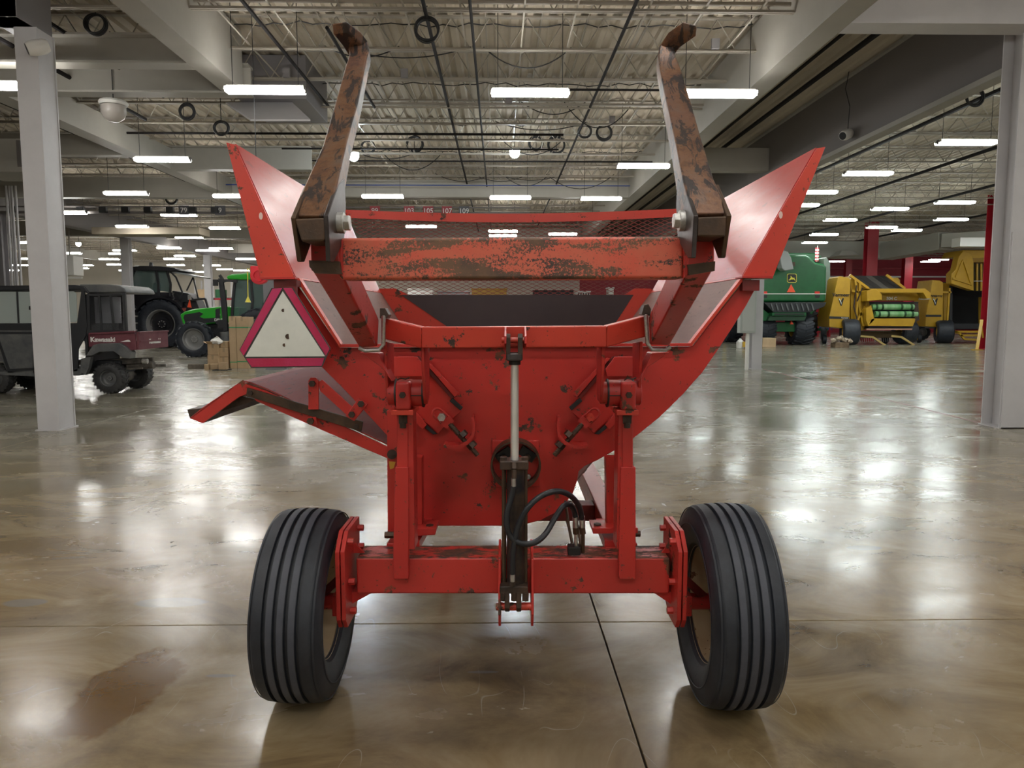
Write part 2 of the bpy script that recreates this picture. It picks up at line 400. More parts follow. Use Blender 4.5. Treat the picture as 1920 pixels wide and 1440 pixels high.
for x in (-3.75,-3.0,-2.1,-1.25,-.5,.35,1.05,2.0,2.75,3.5,-6.6,-9,-11.5):
    build('bridging', MB().box((x-.012,8,ZC+.05),(x+.012,40 if x > -4 else 22,ZC+.062)).box((x+.3,8,ZD-.1),(x+.315,40 if x > -4 else 22,ZD-.085)), JOIST, fr)
for x in (9,12,15,19,23.5,29,35): build('bridging', MB().box((x-.02,8,ZCR+.05),(x+.02,56,ZCR+.08)), JOIST, fr)
rgw = random.Random(11)
for i in range(14):                                # slack cables looped between joists
    y = 10.3+1.47*rgw.choice([1,3,4,5,6,6,7,8]); x = rgw.uniform(-3.8,2.2); L_w = rgw.uniform(.8,2.2); dr = rgw.uniform(.15,.5); pts = [(x+L_w*k/12, y+.05, ZC+.1-dr*4*(k/12)*(1-k/12)) for k in range(13)]
    build('slack_cable', MB().tube(pts, .010, 5), CABLE, fr)
# boxed girders
def girder(a, b, mat=GIRD, par=fr, name='girder'): return build(name, MB().box(a, b), mat, par, bevel=.004, seg=1)
def ibeam_y(x0, x1, ya, yb, z0, z1):     # along Y: flange, web, flange
    m = (x0+x1)/2
    build('girder', MB().box((x0,ya,z0),(x1,yb,z0+.03)).box((m-.02,ya,z0+.03),(m+.02,yb,z1-.03)).box((x0,ya,z1-.03),(x1,yb,z1)), GIRD, fr)
def ibeam_x(y0, y1, xa, xb, z0, z1, mat=GIRD):
    m = (y0+y1)/2
    build('girder', MB().box((xa,y0,z0),(xb,y1,z0+.03)).box((xa,m-.02,z0+.03),(xb,m+.02,z1-.03)).box((xa,y0,z1-.03),(xb,y1,z1)), mat, fr)
girder((3.95,Y0,5.04), (4.30,42,5.95)); girder((-4.40,Y0,5.04), (-4.05,12.2,5.95))
girder((4.30,9.3,5.04), (7.6,9.66,5.95), GREYP)
girder((-30,9.3,5.04), (-5.75,9.66,5.95), MIDGREY)
ibeam_x(10.9, 11.2, -30, -4.4, 5.04, 5.45); ibeam_x(12.3, 12.6, -8.0, -4.0, 5.04, 5.5)
girder((-8.35,12.3,5.04), (-8.0,40,5.55))
ibeam_x(18.6, 18.9, -8.0, -4.6, 5.04, 5.6); girder((4.3,18.6,5.04), (XB,18.9,5.6)); 
girder((-8.0,22.8,5.04), (3.95,23.1,5.55)); girder((-30,22.8,5.0), (-8.35,23.1,5.6)); girder((-14.8,17.0,5.04), (-8.35,17.3,5.5))
girder((-16.2,23.1,4.75), (-15.8,58,5.75), DKGREY); girder((-30,31.8,4.8), (-16.2,32.1,5.4)); girder((-15.8,36,5.1), (3.95,36.2,5.6)); girder((-15.8,44,5.1), (3.95,44.2,5.6))
girder((-26,27,5.0), (-25.7,50,5.6)); girder((-15.2, 28.3, 4.5), (-11.2, 29.3, 4.75), CREAM, name='duct')
# bulkhead between the halls
bh = build('trim_2', MB().box((XB-.06,9.98,4.73), (XB+.06,56,ZDR)), DKGREY); tag(bh, kind='structure')
build('edge_angle', MB().box((XB-.1,9.98,4.66), (XB+.12,56,4.74)), GIRD, bh); build('edge_angle', MB().box((XB-.13,9.98,5.98), (XB-.06,56,6.02)), GIRD, bh)
# pipes and conduit under the deck
def pipe_y(x, z, ya, yb, r=.03, mat=PIPE): build('pipe', MB().cyl((x,ya,z), (x,yb,z), r, n=8), mat, fr)
def pipe_x(y, z, xa, xb, r=.022, mat=PIPE): build('pipe', MB().cyl((xa,y,z), (xb,y,z), r, n=8), mat, fr)
for x, z, ya, yb, r in ((-3.25,5.47,9,14.6,.026),(-2.35,5.42,10.6,14.5,.026),(-.95,5.44,8,40,.026),(-.35,5.36,8,40,.02),(1.75,5.44,6,34,.026),(-6.9,5.3,8,15,.035),(-6.1,5.45,8,14,.03),(-9.4,5.5,8,30,.03),(5.3,5.8,8,40,.03),(5.75,5.75,8,50,.045),
                        (10.2,6.05,8,50,.05),(13.6,6.05,8,50,.05),(17.5,6.05,8,50,.05),(22,6.0,8,55,.05),(28,6.0,8,55,.05)):
    pipe_y(x, z, ya, yb, r)
for y, z, xa, xb, r, m in ((10.22,5.62,-4,3.9,.03,JOIST),(13.1,5.35,1.2,3.9,.02,PIPE),(11.6,5.3,-30,-5.6,.02,PIPE),(16.3,5.35,-7.9,1.4,.025,PIPE),(17.6,5.32,-5,1.4,.02,PIPE),(22.3,5.3,-8,3.9,.016,BLUEC),(19.1,5.35,-8,3.9,.02,PIPE),(14.5,5.42,-3.4,3.9,.018,JOIST)):
    pipe_x(y, z, xa, xb, r, m)
for i, (y, dx) in enumerate([(10.24,0),(11.7,.3),(14.6,-.4),(17.6,0),(20.5,.5)]):      # loose wiring draped from joist to joist
    pts = []; n = 40
    for k in range(n+1): pts.append((-4+7.9*k/n, y+.03, ZC+.42-.05*abs(math.sin(k*1.7+i))-.02*math.sin(k*.9)))
    build('wire', MB().tube(pts, .009, 4), CABLE, fr)
rg = random.Random(3)
for x in [-3.6, -1.6, .2, 2.4, 3.3]:                                                    # junction boxes on joists
    p = (x, Yj+1.47*rg.choice([1,2,3,4])-.06, ZC+.05); build('junction_box', MB().box((p[0]-.06,p[1]-.05,p[2]-.03),(p[0]+.06,p[1],p[2]+.12)), MIDGREY, fr)
# HVAC box with drip pan
t = Thing('air_handler', 'grey sheet-metal air handler box over a flat square drip pan', 'air handler', (-4.0,14.3,5.05))
t.part('casing', MB().box((-4.55,13.4,5.25),(-3.35,15,6.0)), MIDGREY, bevel=.01)
t.part('drip_pan', MB().prism([W(423,195,13.6),W(547,194,13.6),W(582,227,13.0),W(470,227,13.0)], (0,0,.03)), GREYP)
t.part('duct_stub', MB().cyl((-4.0,14.1,5.1),(-4.0,14.1,5.28), .25, n=16), MIDGREY)

# ---------------------------------------------------------------- columns
def column(name, label, X0_, X1_, Ya, Yb, z1, mat, base=None):
    t = Thing(name, label, 'column', ((X0_+X1_)/2, (Ya+Yb)/2, 0)); w = .02; xm = (X0_+X1_)/2
    t.part('shaft', MB().box((X0_,Ya,0),(X1_,Ya+w,z1)).box((X0_,Yb-w,0),(X1_,Yb,z1)).box((xm-.06,Ya+w,0),(xm+.06,Yb-w,z1)), mat, bevel=.004, seg=1)
    t.part('base_plate', MB().box((X0_-.02,Ya-.02,0),(X1_+.02,Yb+.02,.015)), mat)
    if base: t.part('cap_bracket', MB().hexa([(X0_-.02,Ya-.04,z1-.55),(X1_+.02,Ya-.04,z1-.55),(X1_+.02,Yb,z1-.55),(X0_-.02,Yb,z1-.55),(X0_-.3,Ya-.3,z1),(X1_+.05,Ya-.3,z1),(X1_+.05,Yb,z1),(X0_-.3,Yb,z1)]), MIDGREY)
    return t
c1 = column('steel_column', 'nearest grey steel column, left of the red machine', -5.98,-5.70,9.6,9.98,5.04, GREYP)
t = c1; t.part('web_cover', MB().box((-5.74,9.62,0),(-5.715,9.96,5.04)), GREYP)
build('column_cap', MB().box((-6.15,9.3,5.04),(-5.74,10.0,6.0)), MIDGREY, fr)
c2 = column('steel_column', 'nearest grey steel column at the right edge of the photo', 6.62,7.02,9.57,9.95,5.6, GREYP)
c2.part('cover_plate', MB().box((6.63,9.55,0),(7.1,9.57,2.56)), GREYP)
column('steel_column', 'grey column carrying the electrical panel, right of the machine', 6.98,7.26,20.25,20.5,4.7, GREYP)
column('steel_column', 'dark grey column rising above the left red wing', -6.35,-5.85,20.2,20.5,5.04, MIDGREY)
for i, (Y, l) in enumerate(((24,'grey column behind the cab of the utility vehicle'),(32.3,'slim grey column standing just behind the black tractor cab'),(41,'pale grey column between the black and green tractors'),(50,'slim far column seen left of the black tractor'))):
    X = (-15.9, -16, -15.9, -24)[i]; column('steel_column', l, X-.18, X+.18, Y, Y+.3, 4.75, GREYP if i else MIDGREY)
for px, py, wd, l in ((1862,655,.62,'nearest red steel column, in front of the right-hand yellow baler'),(1629,640,.6,'red column rising behind the nearer yellow baler'),(1698,628,.6,'red column right of the nearer baler, against the far wall'),(1587,625,.5,'far red column above the gap between combine and baler'),(1489,625,.6,'red column top showing above the green combine'),(1690+170,626,.5,'red column top beside the raised baler tailgate')):
    p = WZ(px, py, 0); column('red_column', l, p.x-wd/2, p.x+wd/2, p.y, p.y+wd*.8, ZDR-.1, REDCOL)
# electrical panel on the right middle column
p = W(1409, 582, 20.1); t = Thing('electrical_panel', 'pale grey electrical panel box strapped to the middle column', 'electrical panel', (p.x,20.1,.9))
t.part('cabinet', MB().box((6.55,20.0,1.0),(6.98,20.25,2.2)), plain('panel_grey', (.40,.43,.40), .5), bevel=.01)
t.part('cabinet_door', MB().box((6.60,19.985,1.05),(6.93,20.0,2.15)), plain('panel_door', (.44,.46,.43), .5), bevel=.005)
t.part('conduit', MB().cyl((6.8,20.12,0),(6.8,20.12,1.0), .05, n=10), WHITE)
t.part('latch', MB().box((6.66,19.97,1.75),(6.74,19.985,1.79)), ZINC)

# ---------------------------------------------------------------- lamps
lamp_proto = {}
def strip_light(X, Y, Z, label, L=1.13, mat=LAMP, group=None, ztop=ZD-.05, w_=.2, key='a'):
    if key not in lamp_proto:
        r = empty('strip_light', (0,0,0)); h = L/2
        build('housing', MB().hexa([(-h,-w_/2,0),(h,-w_/2,0),(h,w_/2,0),(-h,w_/2,0),(-h+.02,-w_/2+.06,.07),(h-.02,-w_/2+.06,.07),(h-.02,w_/2-.06,.07),(-h+.02,w_/2-.06,.07)]), WHITE, r)
        build('diffuser', MB().hexa([(-h+.01,-w_/2+.02,-.035),(h-.01,-w_/2+.02,-.035),(h-.01,w_/2-.02,-.035),(-h+.01,w_/2-.02,-.035),(-h+.01,-w_/2-.02,.03),(h-.01,-w_/2-.02,.03),(h-.01,w_/2+.02,.03),(-h+.01,w_/2+.02,.03)]), mat, r, bevel=.012)
        for s in (-1, 1):
            build('cable', MB().cyl((s*(h-.1),0,.07),(s*(h-.1),0,ztop-Z), .006, n=5), CABLE, r)
            build('end_clip', MB().box((s*h-.01,-.04,-.03),(s*h+.01,.04,.06)), DKGREY, r)
        lamp_proto[key] = r
    else: r = copy_tree(lamp_proto[key])
    r.location = (X, Y, Z); tag(r, label, 'lamp', group); return r
near = [(20,162,'tube light at the far left, cut off by the near column'),(498,170,'bright tube light below the air handler, left of the left fork'),(994,175,'bright tube light hanging centrally above the machine'),(1345,177,'bright tube light behind the right fork'),
        (305,300,'tube light under the left girder, beyond the near column'),(1206,312,'tube light above the right end of the mesh guard, left of the right fork'),
        (237,363,'tube light in the third row, just right of the left column'),(440,368,'tube light half hidden behind the left wing tip'),(718,369,'third-row tube light just above the mesh, left'),(957,371,'third-row tube light just above the mesh, centre'),(1127,373,'third-row tube light just above the mesh, right')]
for px, py, l in near:
    p = WZ(px, py, 4.68); strip_light(p.x, p.y, p.z, l)
spots = []
def taken(x, y): return any(abs(x-a) < 2 and abs(y-b) < .8 for a, b in spots)
far = [(128,399),(336,403),(248,425),(422,428),(355,445),(317,465),(415,466),(225,476),(132,475),(347,480),(391,478),(205,486),(218,496),(330,497),(422,505),(1085,411),(943,434),(943,442),(1055,439),(790,425),(60,455),(150,503),(378,510)]
FARL = ['far tube light just right of the left column, level with the numbered signs','far tube light just under the grey 79 sign','far tube light left of the wing, right of the grey duct start','far tube light nearest the left wing, below the grey 9 sign','far tube light below and right of the 79 sign','far tube light high above the gap between cab and green tractor','far tube light close to the wing, above the green tractor','far tube light above the black tractor cab, left side','far tube light touching the right side of the left column','far tube light above the right side of the black tractor','far tube light above the front of the green tractor',
'far tube light above the black tractor mirror','far tube light low above the black tractor roof','far tube light above the pale column by the green tractor','far tube light just above the green tractor roof','tube light seen behind the top rail of the mesh guard, right','tube light seen through the mesh guard, centre','lower twin of the tube light through the centre of the mesh','tube light seen low through the right of the mesh guard','tube light seen through the left of the mesh guard','far tube light left of the near column, above the utility vehicle','far small tube light over the rear of the utility vehicle','far small tube light over the front of the green tractor']
for (px, py), fl_l in zip(far, FARL):
    p = WZ(px, py, 4.68)
    if p.y < 60 and not taken(p.x, p.y): strip_light(p.x, p.y, p.z, fl_l); spots.append((p.x, p.y))
for px, py, l in ((1812,268,'open louvred strip light nearest in the east hall, right of the bulkhead camera'),(1627,326,'louvred strip light in the east hall, second from the bulkhead'),(1530,361,'east hall strip light beside the right wing tip')):
    p = WZ(px, py, 5.35); strip_light(p.x, p.y, p.z, l, 1.3, LAMPR, None, ZDR-.05, .3, 'b')
for px, py in ((1500,385),(1575,413),(1783,412),(1700,432),(1790,380),(1668,392),(1545,440),(1600,480),(1760,487),(1880,432)):
    p = WZ(px, py, 5.35)
    if p.y < 60 and p.x < X1: spots.append((p.x,p.y)); strip_light(p.x, p.y, p.z, 'small far-off strip light of the east hall', 1.3, LAMPR, 'far strip lights of the east hall', ZDR-.05, .3, 'b')
# lamp rows added out of view to brighten machine front and near east hall
for X in (-10.9,-7.3,-3.4,.4,4.9,8.4):
    for Y in (-5.8, -1.6, 1.2, 5.2): strip_light(X, Y, 4.68, 'added tube light out of view, brightening the front of the hall', group='added tube lights overhead, out of view')
for X in (11, 18, 25, 32):
    for Y in (4, 12, 25, 40): 
        if Y < 10: strip_light(X, Y, 5.35, 'added strip light out of view, brightening the near east hall', 1.3, LAMPR, 'added east hall lights out of view', ZDR-.05, .3, 'b')
for Y in (37.6, 43.2, 48.8, 54.4):
    for k in range(9):
        if -35+4.1*k > -.5-8*(Y < 40) or taken(-35+4.1*k, Y): continue
        strip_light(-35+4.1*k, Y, 4.68, 'small far-off tube light glowing deep in the main hall', group='far tube lights of the main hall')
for Y, Xm in ((10,9),(16,13.5),(21.5,18)):  # more lamps added out of view, to brighten the east hall ceiling
    for X in (11.5,15,18.5,22,26,31,36):
        if X > Xm: strip_light(X, Y, 5.35, 'added strip light out of view, brightening the near east hall', 1.3, LAMPR, 'added east hall lights out of view', ZDR-.05, .3, 'b')
for Y in (26, 33, 40, 47, 54):
    for X in (11, 17, 24.5, 31.5, 38):
        if taken(X, Y) or (X > 20 and 33 < Y < 47): continue
        strip_light(X, Y, 5.35, 'small far-off strip light of the east hall', 1.3, LAMPR, 'far strip lights of the east hall', ZDR-.05, .3, 'b')
# round high-bay lamps
def dome(px, py, Y, label, lit=True):
    p = W(px, py, Y); t = Thing('high_bay_lamp', label, 'lamp', p); o = p
    k_ = .62 if lit else 1.0
    t.part('ballast', MB().lathe([(a*k_,b*k_) for a, b in [(0,.14),(.2,.13),(.22,.10),(.2,.06),(.12,.05)]], o, (0,0,1), 20), WHITE)
    t.part('globe', MB().lathe([(a*k_,b*k_) for a, b in [(0,-.20),(.08,-.19),(.15,-.14),(.19,-.05),(.185,.05)]], o, (0,0,1), 20), (plain('high_bay_glow', (.85,.95,1), .3, emit=LIGHT_E*5) if lit else plain('unlit_globe', (.5,.46,.42), .3)))
    t.part('hanger', MB().cyl(o+Vector((0,0,.13)), (o.x,o.y,ZD), .008, n=5), CABLE)
dome(663, 292, 17.5, 'glowing round high-bay lamp just right of the left fork'); dome(965, 286, 17.8, 'glowing round high-bay lamp at the centre of the ceiling'); dome(213, 205, 12.4, 'unlit globe lamp hanging right of the near left column', False)
dome(147, 457, 38, 'small glowing globe lamp far off above the utility vehicle')
# security cameras
def seccam(px, py, pl, label, s=1, wire=None):
    p = pl; t = Thing('security_camera', label, 'camera', p)
    d = Vector((-.8,-.5,-.35)).normalized()
    t.part('shell', MB().lathe([(0,-.09*s),(.045*s,-.085*s),(.06*s,-.05*s),(.062*s,.03*s),(.05*s,.075*s),(.045*s,.078*s)], p, d, 20), WHITE)
    t.part('lens', MB().cyl(p+d*.07*s, p+d*.079*s, .045*s, n=16), CABLE)
    if wire: t.part('cable', MB().tube(wire, .008, 5), CABLE)
seccam(0, 0, W(70, 89, 9.5), 'white security camera on the upper part of the near left column', 1.5)
q = WX(1587, 252, XB-.2)
seccam(0, 0, q, 'white security camera hanging by its cord against the dark bulkhead', 1.6, [q+Vector((0.02,0,.05)), q+Vector((.02,-.05,.5)), q+Vector((-.1,-.1,.8)), q+Vector((.02,.1,1.0)), q+Vector((-.0,0,1.15))])
# coils of cable hanging from the joists
for px, py, Y, r, l in ((180,46,10.6,.145,'thick coil of black cable hanging beside the near left column'),(801,56,10.3,.15,'round coil of black cable between the two forks'),(352,210,13.2,.12,'cable coil above the left girder, right of the globe lamp'),(415,240,14.6,.13,'cable coil just above the left wing tip'),
                        (690,276,19.1,.17,'small cable coil right of the left high-bay lamp'),(777,270,19.1,.2,'cable coil with an orange plug'),(1005,268,19.1,.17,'cable coil right of the central high-bay lamp'),(1043,272,19.1,.2,'drooping cable coil, second right of the central lamp'),(1097,246,16.5,.14,'left one of the paired cable coils near the right fork'),(1133,248,16.5,.16,'right one of the paired cable coils near the right fork'),
                        (1826,183,12.5,.13,'thin cable coil on the joists of the east hall'),(322,372,24,.17,'small cable coil left of the wing, under the far girder')):
    p = W(px, py, Y); t = Thing('cable_coil', l, 'cable', p)
    t.part('loops', MB().coil(p, r, .012 if Y < 12 else .016, 5, seed=px), CABLE)
    t.part('hanger', MB().cyl(p+Vector((0,0,r)), (p.x,p.y,(ZC if p.x < XB else ZCR)+.1), .008, n=5), CABLE)
# numbered lane signs on their rail
zr = W(700, 396, 24.0).z
build('sign_rail', MB().box((-19,24.0,zr-.10),(1,24.05,zr-.02)).box((-19,24.0,zr+.1),(1,24.05,zr+.14)), DKGREY, fr)
SG, SR = plain('sign_grey', (.07,.07,.08), .5), plain('sign_red', (.28,.02,.03), .5)
for px, s_, m in ((345,'79',SG),(413,'9',SG),(703,'99',SR),(767,'103',SR),(803,'105',SR),(838,'107',SR),(870,'109',SG)):
    p = W(px, 393, 23.95); t = Thing('number_sign', 'lane number sign on overhead rail, '+dict(zip(('79','9','99','103','105','107','109'),('grey, reading 79','grey, nearest the left wing','red, just right of the left fork, reading 99','red, second in the row of five over the mesh','red, middle of the five over the mesh','red, fourth of the five over the mesh','grey, last of the five over the mesh')))[s_], 'sign', p)
    b_ = t.part('board', MB().box((p.x-.16,23.93,zr-.13),(p.x+.16,23.97,zr+.15)), m)
    text('numeral', s_, .22, (p.x,23.925,zr+.0), FACE, WHITE, b_, p)
rg = random.Random(5)
for k in range(12):
    x = W(-60+42*k, 392, 23.9).x; build('rail_lamp', MB().box((x-.11,23.88,zr-.08),(x+.11,24.0,zr+.10)), CABLE, fr)
# white ducting in the east hall
D = plain('duct_white', (.50,.49,.44), .5)
t = Thing('air_duct', 'long pale air duct crossing under the east hall ceiling', 'duct', W(1600, 500, 44)); 
t.part('run', MB().bar(W(1470,468,46), W(1668,470,44), 1.1, 1.0), D, bevel=.04)
t.part('run', MB().bar(W(1660,472,44), W(1775,452,40), 1.1, .95), D, bevel=.04); t.part('run', MB().bar(W(1770,452,40), W(1990,440,36), .9, .75), D, bevel=.04)
t.part('diffuser_cone', MB().cyl(W(1583,470,44), W(1583,480,44), .35, .9, n=4, ph=PI/4), WHITE)
t.part('register', MB().box(W(1800,462,36.5)-Vector((0,0,0)), W(1838,448,37.2)), WHITE)

# ================================================================ THE RED MACHINE (machine frame: x right, y away, z up)
O = Vector((0, 2.83, 0))
mach = empty('bale_processor', toW(O), -YAW)
tag(mach, 'large red wheeled bale processor with raised rusty forks, centre of the picture', 'farm machine')
def mp(name, mb, mat, parent=None, **k): return build(name, mb, mat, parent or mach, O, **k)
def ml(pts, y): return [M(a, b, y) for a, b in pts]
TH = Vector((0, .008, 0))
# --- tub: front plate
plate = [(513,526),(552,526),(637,652),(1292,650),(1300,648),(1397,524),(1424,526),(1414,546),(1398,575),(1376,610),(1350,650),(1318,697),(1280,740),(1236,783),(1190,820),(1150,846),(1118,864),(1096,874),(1085,884),(1082,902),(1074,925),(1060,945),(1040,962),(1015,975),(985,983),(940,986),(727,986),(727,818),(690,778),(650,735),(605,690),(560,626),(520,560)]
mp('front_plate', MB().prism(ml(plate, 3.10), TH), RED, bevel=.002, seg=1)
def lip(a, b, y0=3.07, w=.012): 
    p0, p1 = M(a[0],a[1],y0), M(b[0],b[1],y0); d = Vector((0,.045,0)); n = (p1-p0).normalized().cross(Vector((0,1,0)))*w
    return MB().hexa([p0,p1,p1+n,p0+n,p0+d,p1+d,p1+n+d,p0+n+d])
mp('plate_flange', lip((556,524),(637,652)), REDBRIGHT); mp('plate_flange', lip((637,651),(1297,649)), RED); mp('plate_flange', lip((1297,649),(1398,520)), REDBRIGHT)
# wing gussets in the plane of the plate
for pts, hole in (([(424,267),(440,271),(552,519),(489,523)], (489,405)), ([(1548,275),(1532,278),(1393,517),(1448,523)], (1464,403))):
    g = mp('wing_gusset', MB().prism(ml(pts, 3.085), TH), REDBRIGHT, bevel=.0015, seg=1)
    c = M(hole[0], hole[1], 3.083); mp('bolt_hole', MB().prism([c+Vector((.008*math.cos(a*PI/5), 0, .015*math.sin(a*PI/5))) for a in range(10)], (0,.001,0)), plain('pale_hole', (.75,.55,.5), .5), g)
for a, b, c, d in (((487,519),(553,519),513,551), ((1392,517),(1450,517),1393,1424)):
    p, q = M(a[0],a[1],3.04), M(b[0],b[1],3.04); l = mp('wing_ledge', MB().hexa([p,q,q+Vector((0,.10,0)),p+Vector((0,.10,0)),p+Vector((0,0,-.010)),q+Vector((0,0,-.010)),q+Vector((0,.10,-.010)),p+Vector((0,.10,-.010))]), RED, bevel=.002)
    p, q = M(c,525,3.06), M(d,545,3.06); mp('wing_bracket', MB().box((p.x,3.06,q.z),(q.x,3.10,p.z)), REDDK)
# --- tub walls: profile in XZ swept back to the far end
YF = 5.1
def q3(px, py): return M(px, py, 3.11)
Al, Bl, Cl = q3(440,271), q3(552,520), q3(637,651); Ar, Br, Cr = q3(1532,278), q3(1393,519), q3(1297,649)
Dl, Dr = q3(800,880), q3(1100,880); El, Er = q3(900,965), q3(1030,965)
def sheet(a, b, mat, name, t=.006, side=1, n=1):
    v = Vector((0, YF-3.11, 0)); nn = (b-a).normalized().cross(Vector((0,1,0)))*t*side
    return mp(name, MB().hexa([a,b,b+v,a+v,a+nn,b+nn,b+v+nn,a+v+nn]), mat)
sheet(Al, Bl, WING, 'side_wing', side=1); sheet(Br, Ar, WING, 'side_wing', side=1)
sheet(Bl, Cl, WORN, 'tub_wall', side=1); sheet(Cr, Br, WORN, 'tub_wall', side=1)
sheet(Cl, Dl, WORN, 'tub_floor_sheet'); sheet(Dr, Cr, WORN, 'tub_floor_sheet'); sheet(Dl, El, WORN, 'tub_floor_sheet'); sheet(El, Er, WORN, 'tub_floor_sheet'); sheet(Er, Dr, WORN, 'tub_floor_sheet')
for a, s in ((Bl, 1), (Br, -1)):
    v = a+Vector((s*.006,0,-.006)); mp('seam_bead', MB().cyl(v+Vector((0,.02,0)), (v.x,YF,v.z), .008, n=6), REDBRIGHT)
# far end: plate with a dark worn middle, and the expanded-metal guard above it
def at_far(p): return Vector((p.x, YF, p.z))
zt = M(960,553,YF).z
def on(a, b, z): k = (z-a.z)/(b.z-a.z); return a+(b-a)*k
L_, R_ = on(Bl, Cl, zt) if Bl.z > zt else on(Al, Bl, zt), on(Br, Cr, zt) if Br.z > zt else on(Ar, Br, zt)
far = [at_far(L_), at_far(R_)]+[at_far(p) for p in (([Br] if Br.z < zt else [])+[Cr,Dr,Er,El,Dl,Cl]+([Bl] if Bl.z < zt else []))]
mp('end_plate', MB().prism(far, TH), REDBRIGHT)
mp('wear_plate', MB().prism(ml([(752,553),(1188,553),(1150,612),(1125,640),(870,640),(838,612)], YF-.006), (0,.005,0)), WEAR)
for pts in ([(705,541),(742,541),(765,553),(690,553)], [(1190,541),(1220,541),(1235,553),(1170,553)]): mp('corner_plate', MB().prism(ml(pts, YF-.004), (0,.006,0)), REDBRIGHT)
# guard frame: bowed top angle
n = 16; top = []; bot = []
for k in range(n+1):
    u = k/n; px = 640+u*(1297-640); sag = 9*math.sin(PI*u); top.append(M(px, 393-u*3+sag, YF-.02)); bot.append(M(px, 408-u*3+sag*1.15, YF-.02))
mb = MB()
for k in range(n): mb.hexa([top[k],top[k+1],bot[k+1],bot[k]]+[p+Vector((0,.008,0)) for p in (top[k],top[k+1],bot[k+1],bot[k])])
gt = mp('guard_top_rail', mb, REDBRIGHT)
mb = MB(); dx, dz = .060, .0125
xl, xr = M(650,400,YF).x, M(1285,400,YF).x; ztop = bot[8].z+.03; nx, nz = int((xr-xl)/dx), int((ztop-zt)/dz)+1
rg = random.Random(2)
for j in range(nz):
    for i in range(nx):
        x = xl+i*dx+(dx/2 if j%2 else 0); z = zt+j*dz
        zl = at_far(on(Al, Bl, z)).x if z > Bl.z else -9
        if not (at_far(on(Al,Bl,z)).x+.01 < x < at_far(on(Ar,Br,z)).x-dx): continue
        a = Vector((x,YF,z)); 
        for e in ((x+dx/2,YF+.006,z+dz),(x+dx/2,YF+.006,z-dz)):
            if e[2] < zt-.001 or e[2] > ztop+.012: continue
            mb.bar(a, e, .0042, .003)
mesh_ = mp('expanded_metal_guard', mb, plain('mesh_red', (.25,.035,.028), .5), smooth=False, normals=False); tag(mesh_, kind='stuff')
mp('guard_post', MB().box((xl-.02,YF-.01,zt),(xl,YF+.01,ztop)), REDBRIGHT); mp('guard_post', MB().box((xr,YF-.01,zt),(xr+.02,YF+.01,ztop)), REDBRIGHT)

# --- discharge chute on the left
YB = 4.9; V = Vector((0, YB-3.12, 0))
def c3(px, py): return M(px, py, 3.12)
pk = c3(455,714); rt = c3(727,836)
sg = [(455,714),(470,716),(500,728),(560,756),(640,792),(727,832)]
mb = MB()
for a, b in zip(sg, sg[1:]):
    a, b = c3(*a), c3(*b); mb.hexa([a,b,b+V,a+V]+[p+Vector((0,0,-.006)) for p in (a,b,b+V,a+V)])
chute = mp('discharge_chute', mb, CHUTE)
mp('chute_side', MB().prism([c3(*p) for p in ((455,718),(500,733),(560,761),(640,797),(727,838),(727,860),(600,805),(480,752))], (0,.012,0)), RED, chute, bevel=.002)
mp('chute_apron', MB().prism([c3(*p) for p in ((455,712),(437,725),(380,764),(355,784),(380,794),(449,744),(466,738))], (0,.014,0)), REDTOP, chute, bevel=.002)
a, b = c3(437,725), c3(357,783); mp('apron_sheet', MB().hexa([a,b,b+V,a+V]+[p+Vector((0,0,-.006)) for p in (a,b,b+V,a+V)]), CHUTE, chute)
a, b = c3(449,740), c3(382,790)
mp('apron_lip', MB().hexa([M(351,768,3.13),M(382,765,3.13),M(382,793,3.13),M(356,784,3.13)]+[p+Vector((.0,1.6,0)) for p in (M(351,768,3.13),M(382,765,3.13),M(382,793,3.13),M(356,784,3.13))]), DKSTEEL, chute)
mp('apron_gusset', MB().prism([M(*p, 3.16) for p in ((449,741),(482,750),(412,772),(384,790))], (0,.01,0)), DKSTEEL, chute)
bs = mp('rubber_retainer_bar', MB().prism([M(*p, 3.10) for p in ((463,727),(680,791),(677,810),(461,742))], (0,.014,0)), CAPST, chute, bevel=.002)
for p in ((470,737),(668,800)): mp('bolt', MB().hexhead(M(p[0],p[1],3.10), (0,-1,0), .011, .01), DKSTEEL, bs)
st = mp('support_strap', MB().prism([M(*p, 3.08) for p in ((578,714),(582,708),(592,708),(597,714),(597,768),(578,768))], (0,.012,0)), RED, chute, bevel=.002)
mp('bolt', MB().hexhead(M(586,719,3.08), (0,-1,0), .014, .014), DKSTEEL, st)
mp('diagonal_strap', MB().prism([M(*p, 3.09) for p in ((596,716),(604,712),(668,770),(656,784),(600,733))], (0,.012,0)), RED, chute, bevel=.002)
hp = mp('hinge_plate', MB().prism([M(*p, 3.06) for p in ((672,747),(690,758),(664,790),(647,780))], (0,.012,0)), RED, chute, bevel=.003)
for p in ((677,757),(660,777)): mp('bolt', MB().hexhead(M(p[0],p[1],3.06), (0,-1,0), .014, .012), DKSTEEL, hp)
lb = mp('lower_bracket', MB().prism([M(*p, 3.09) for p in ((575,782),(592,782),(594,797),(580,797))], (0,.012,0)), RED, chute); mp('bolt', MB().hexhead(M(583,789,3.09), (0,-1,0), .015, .014), CAPST, lb)

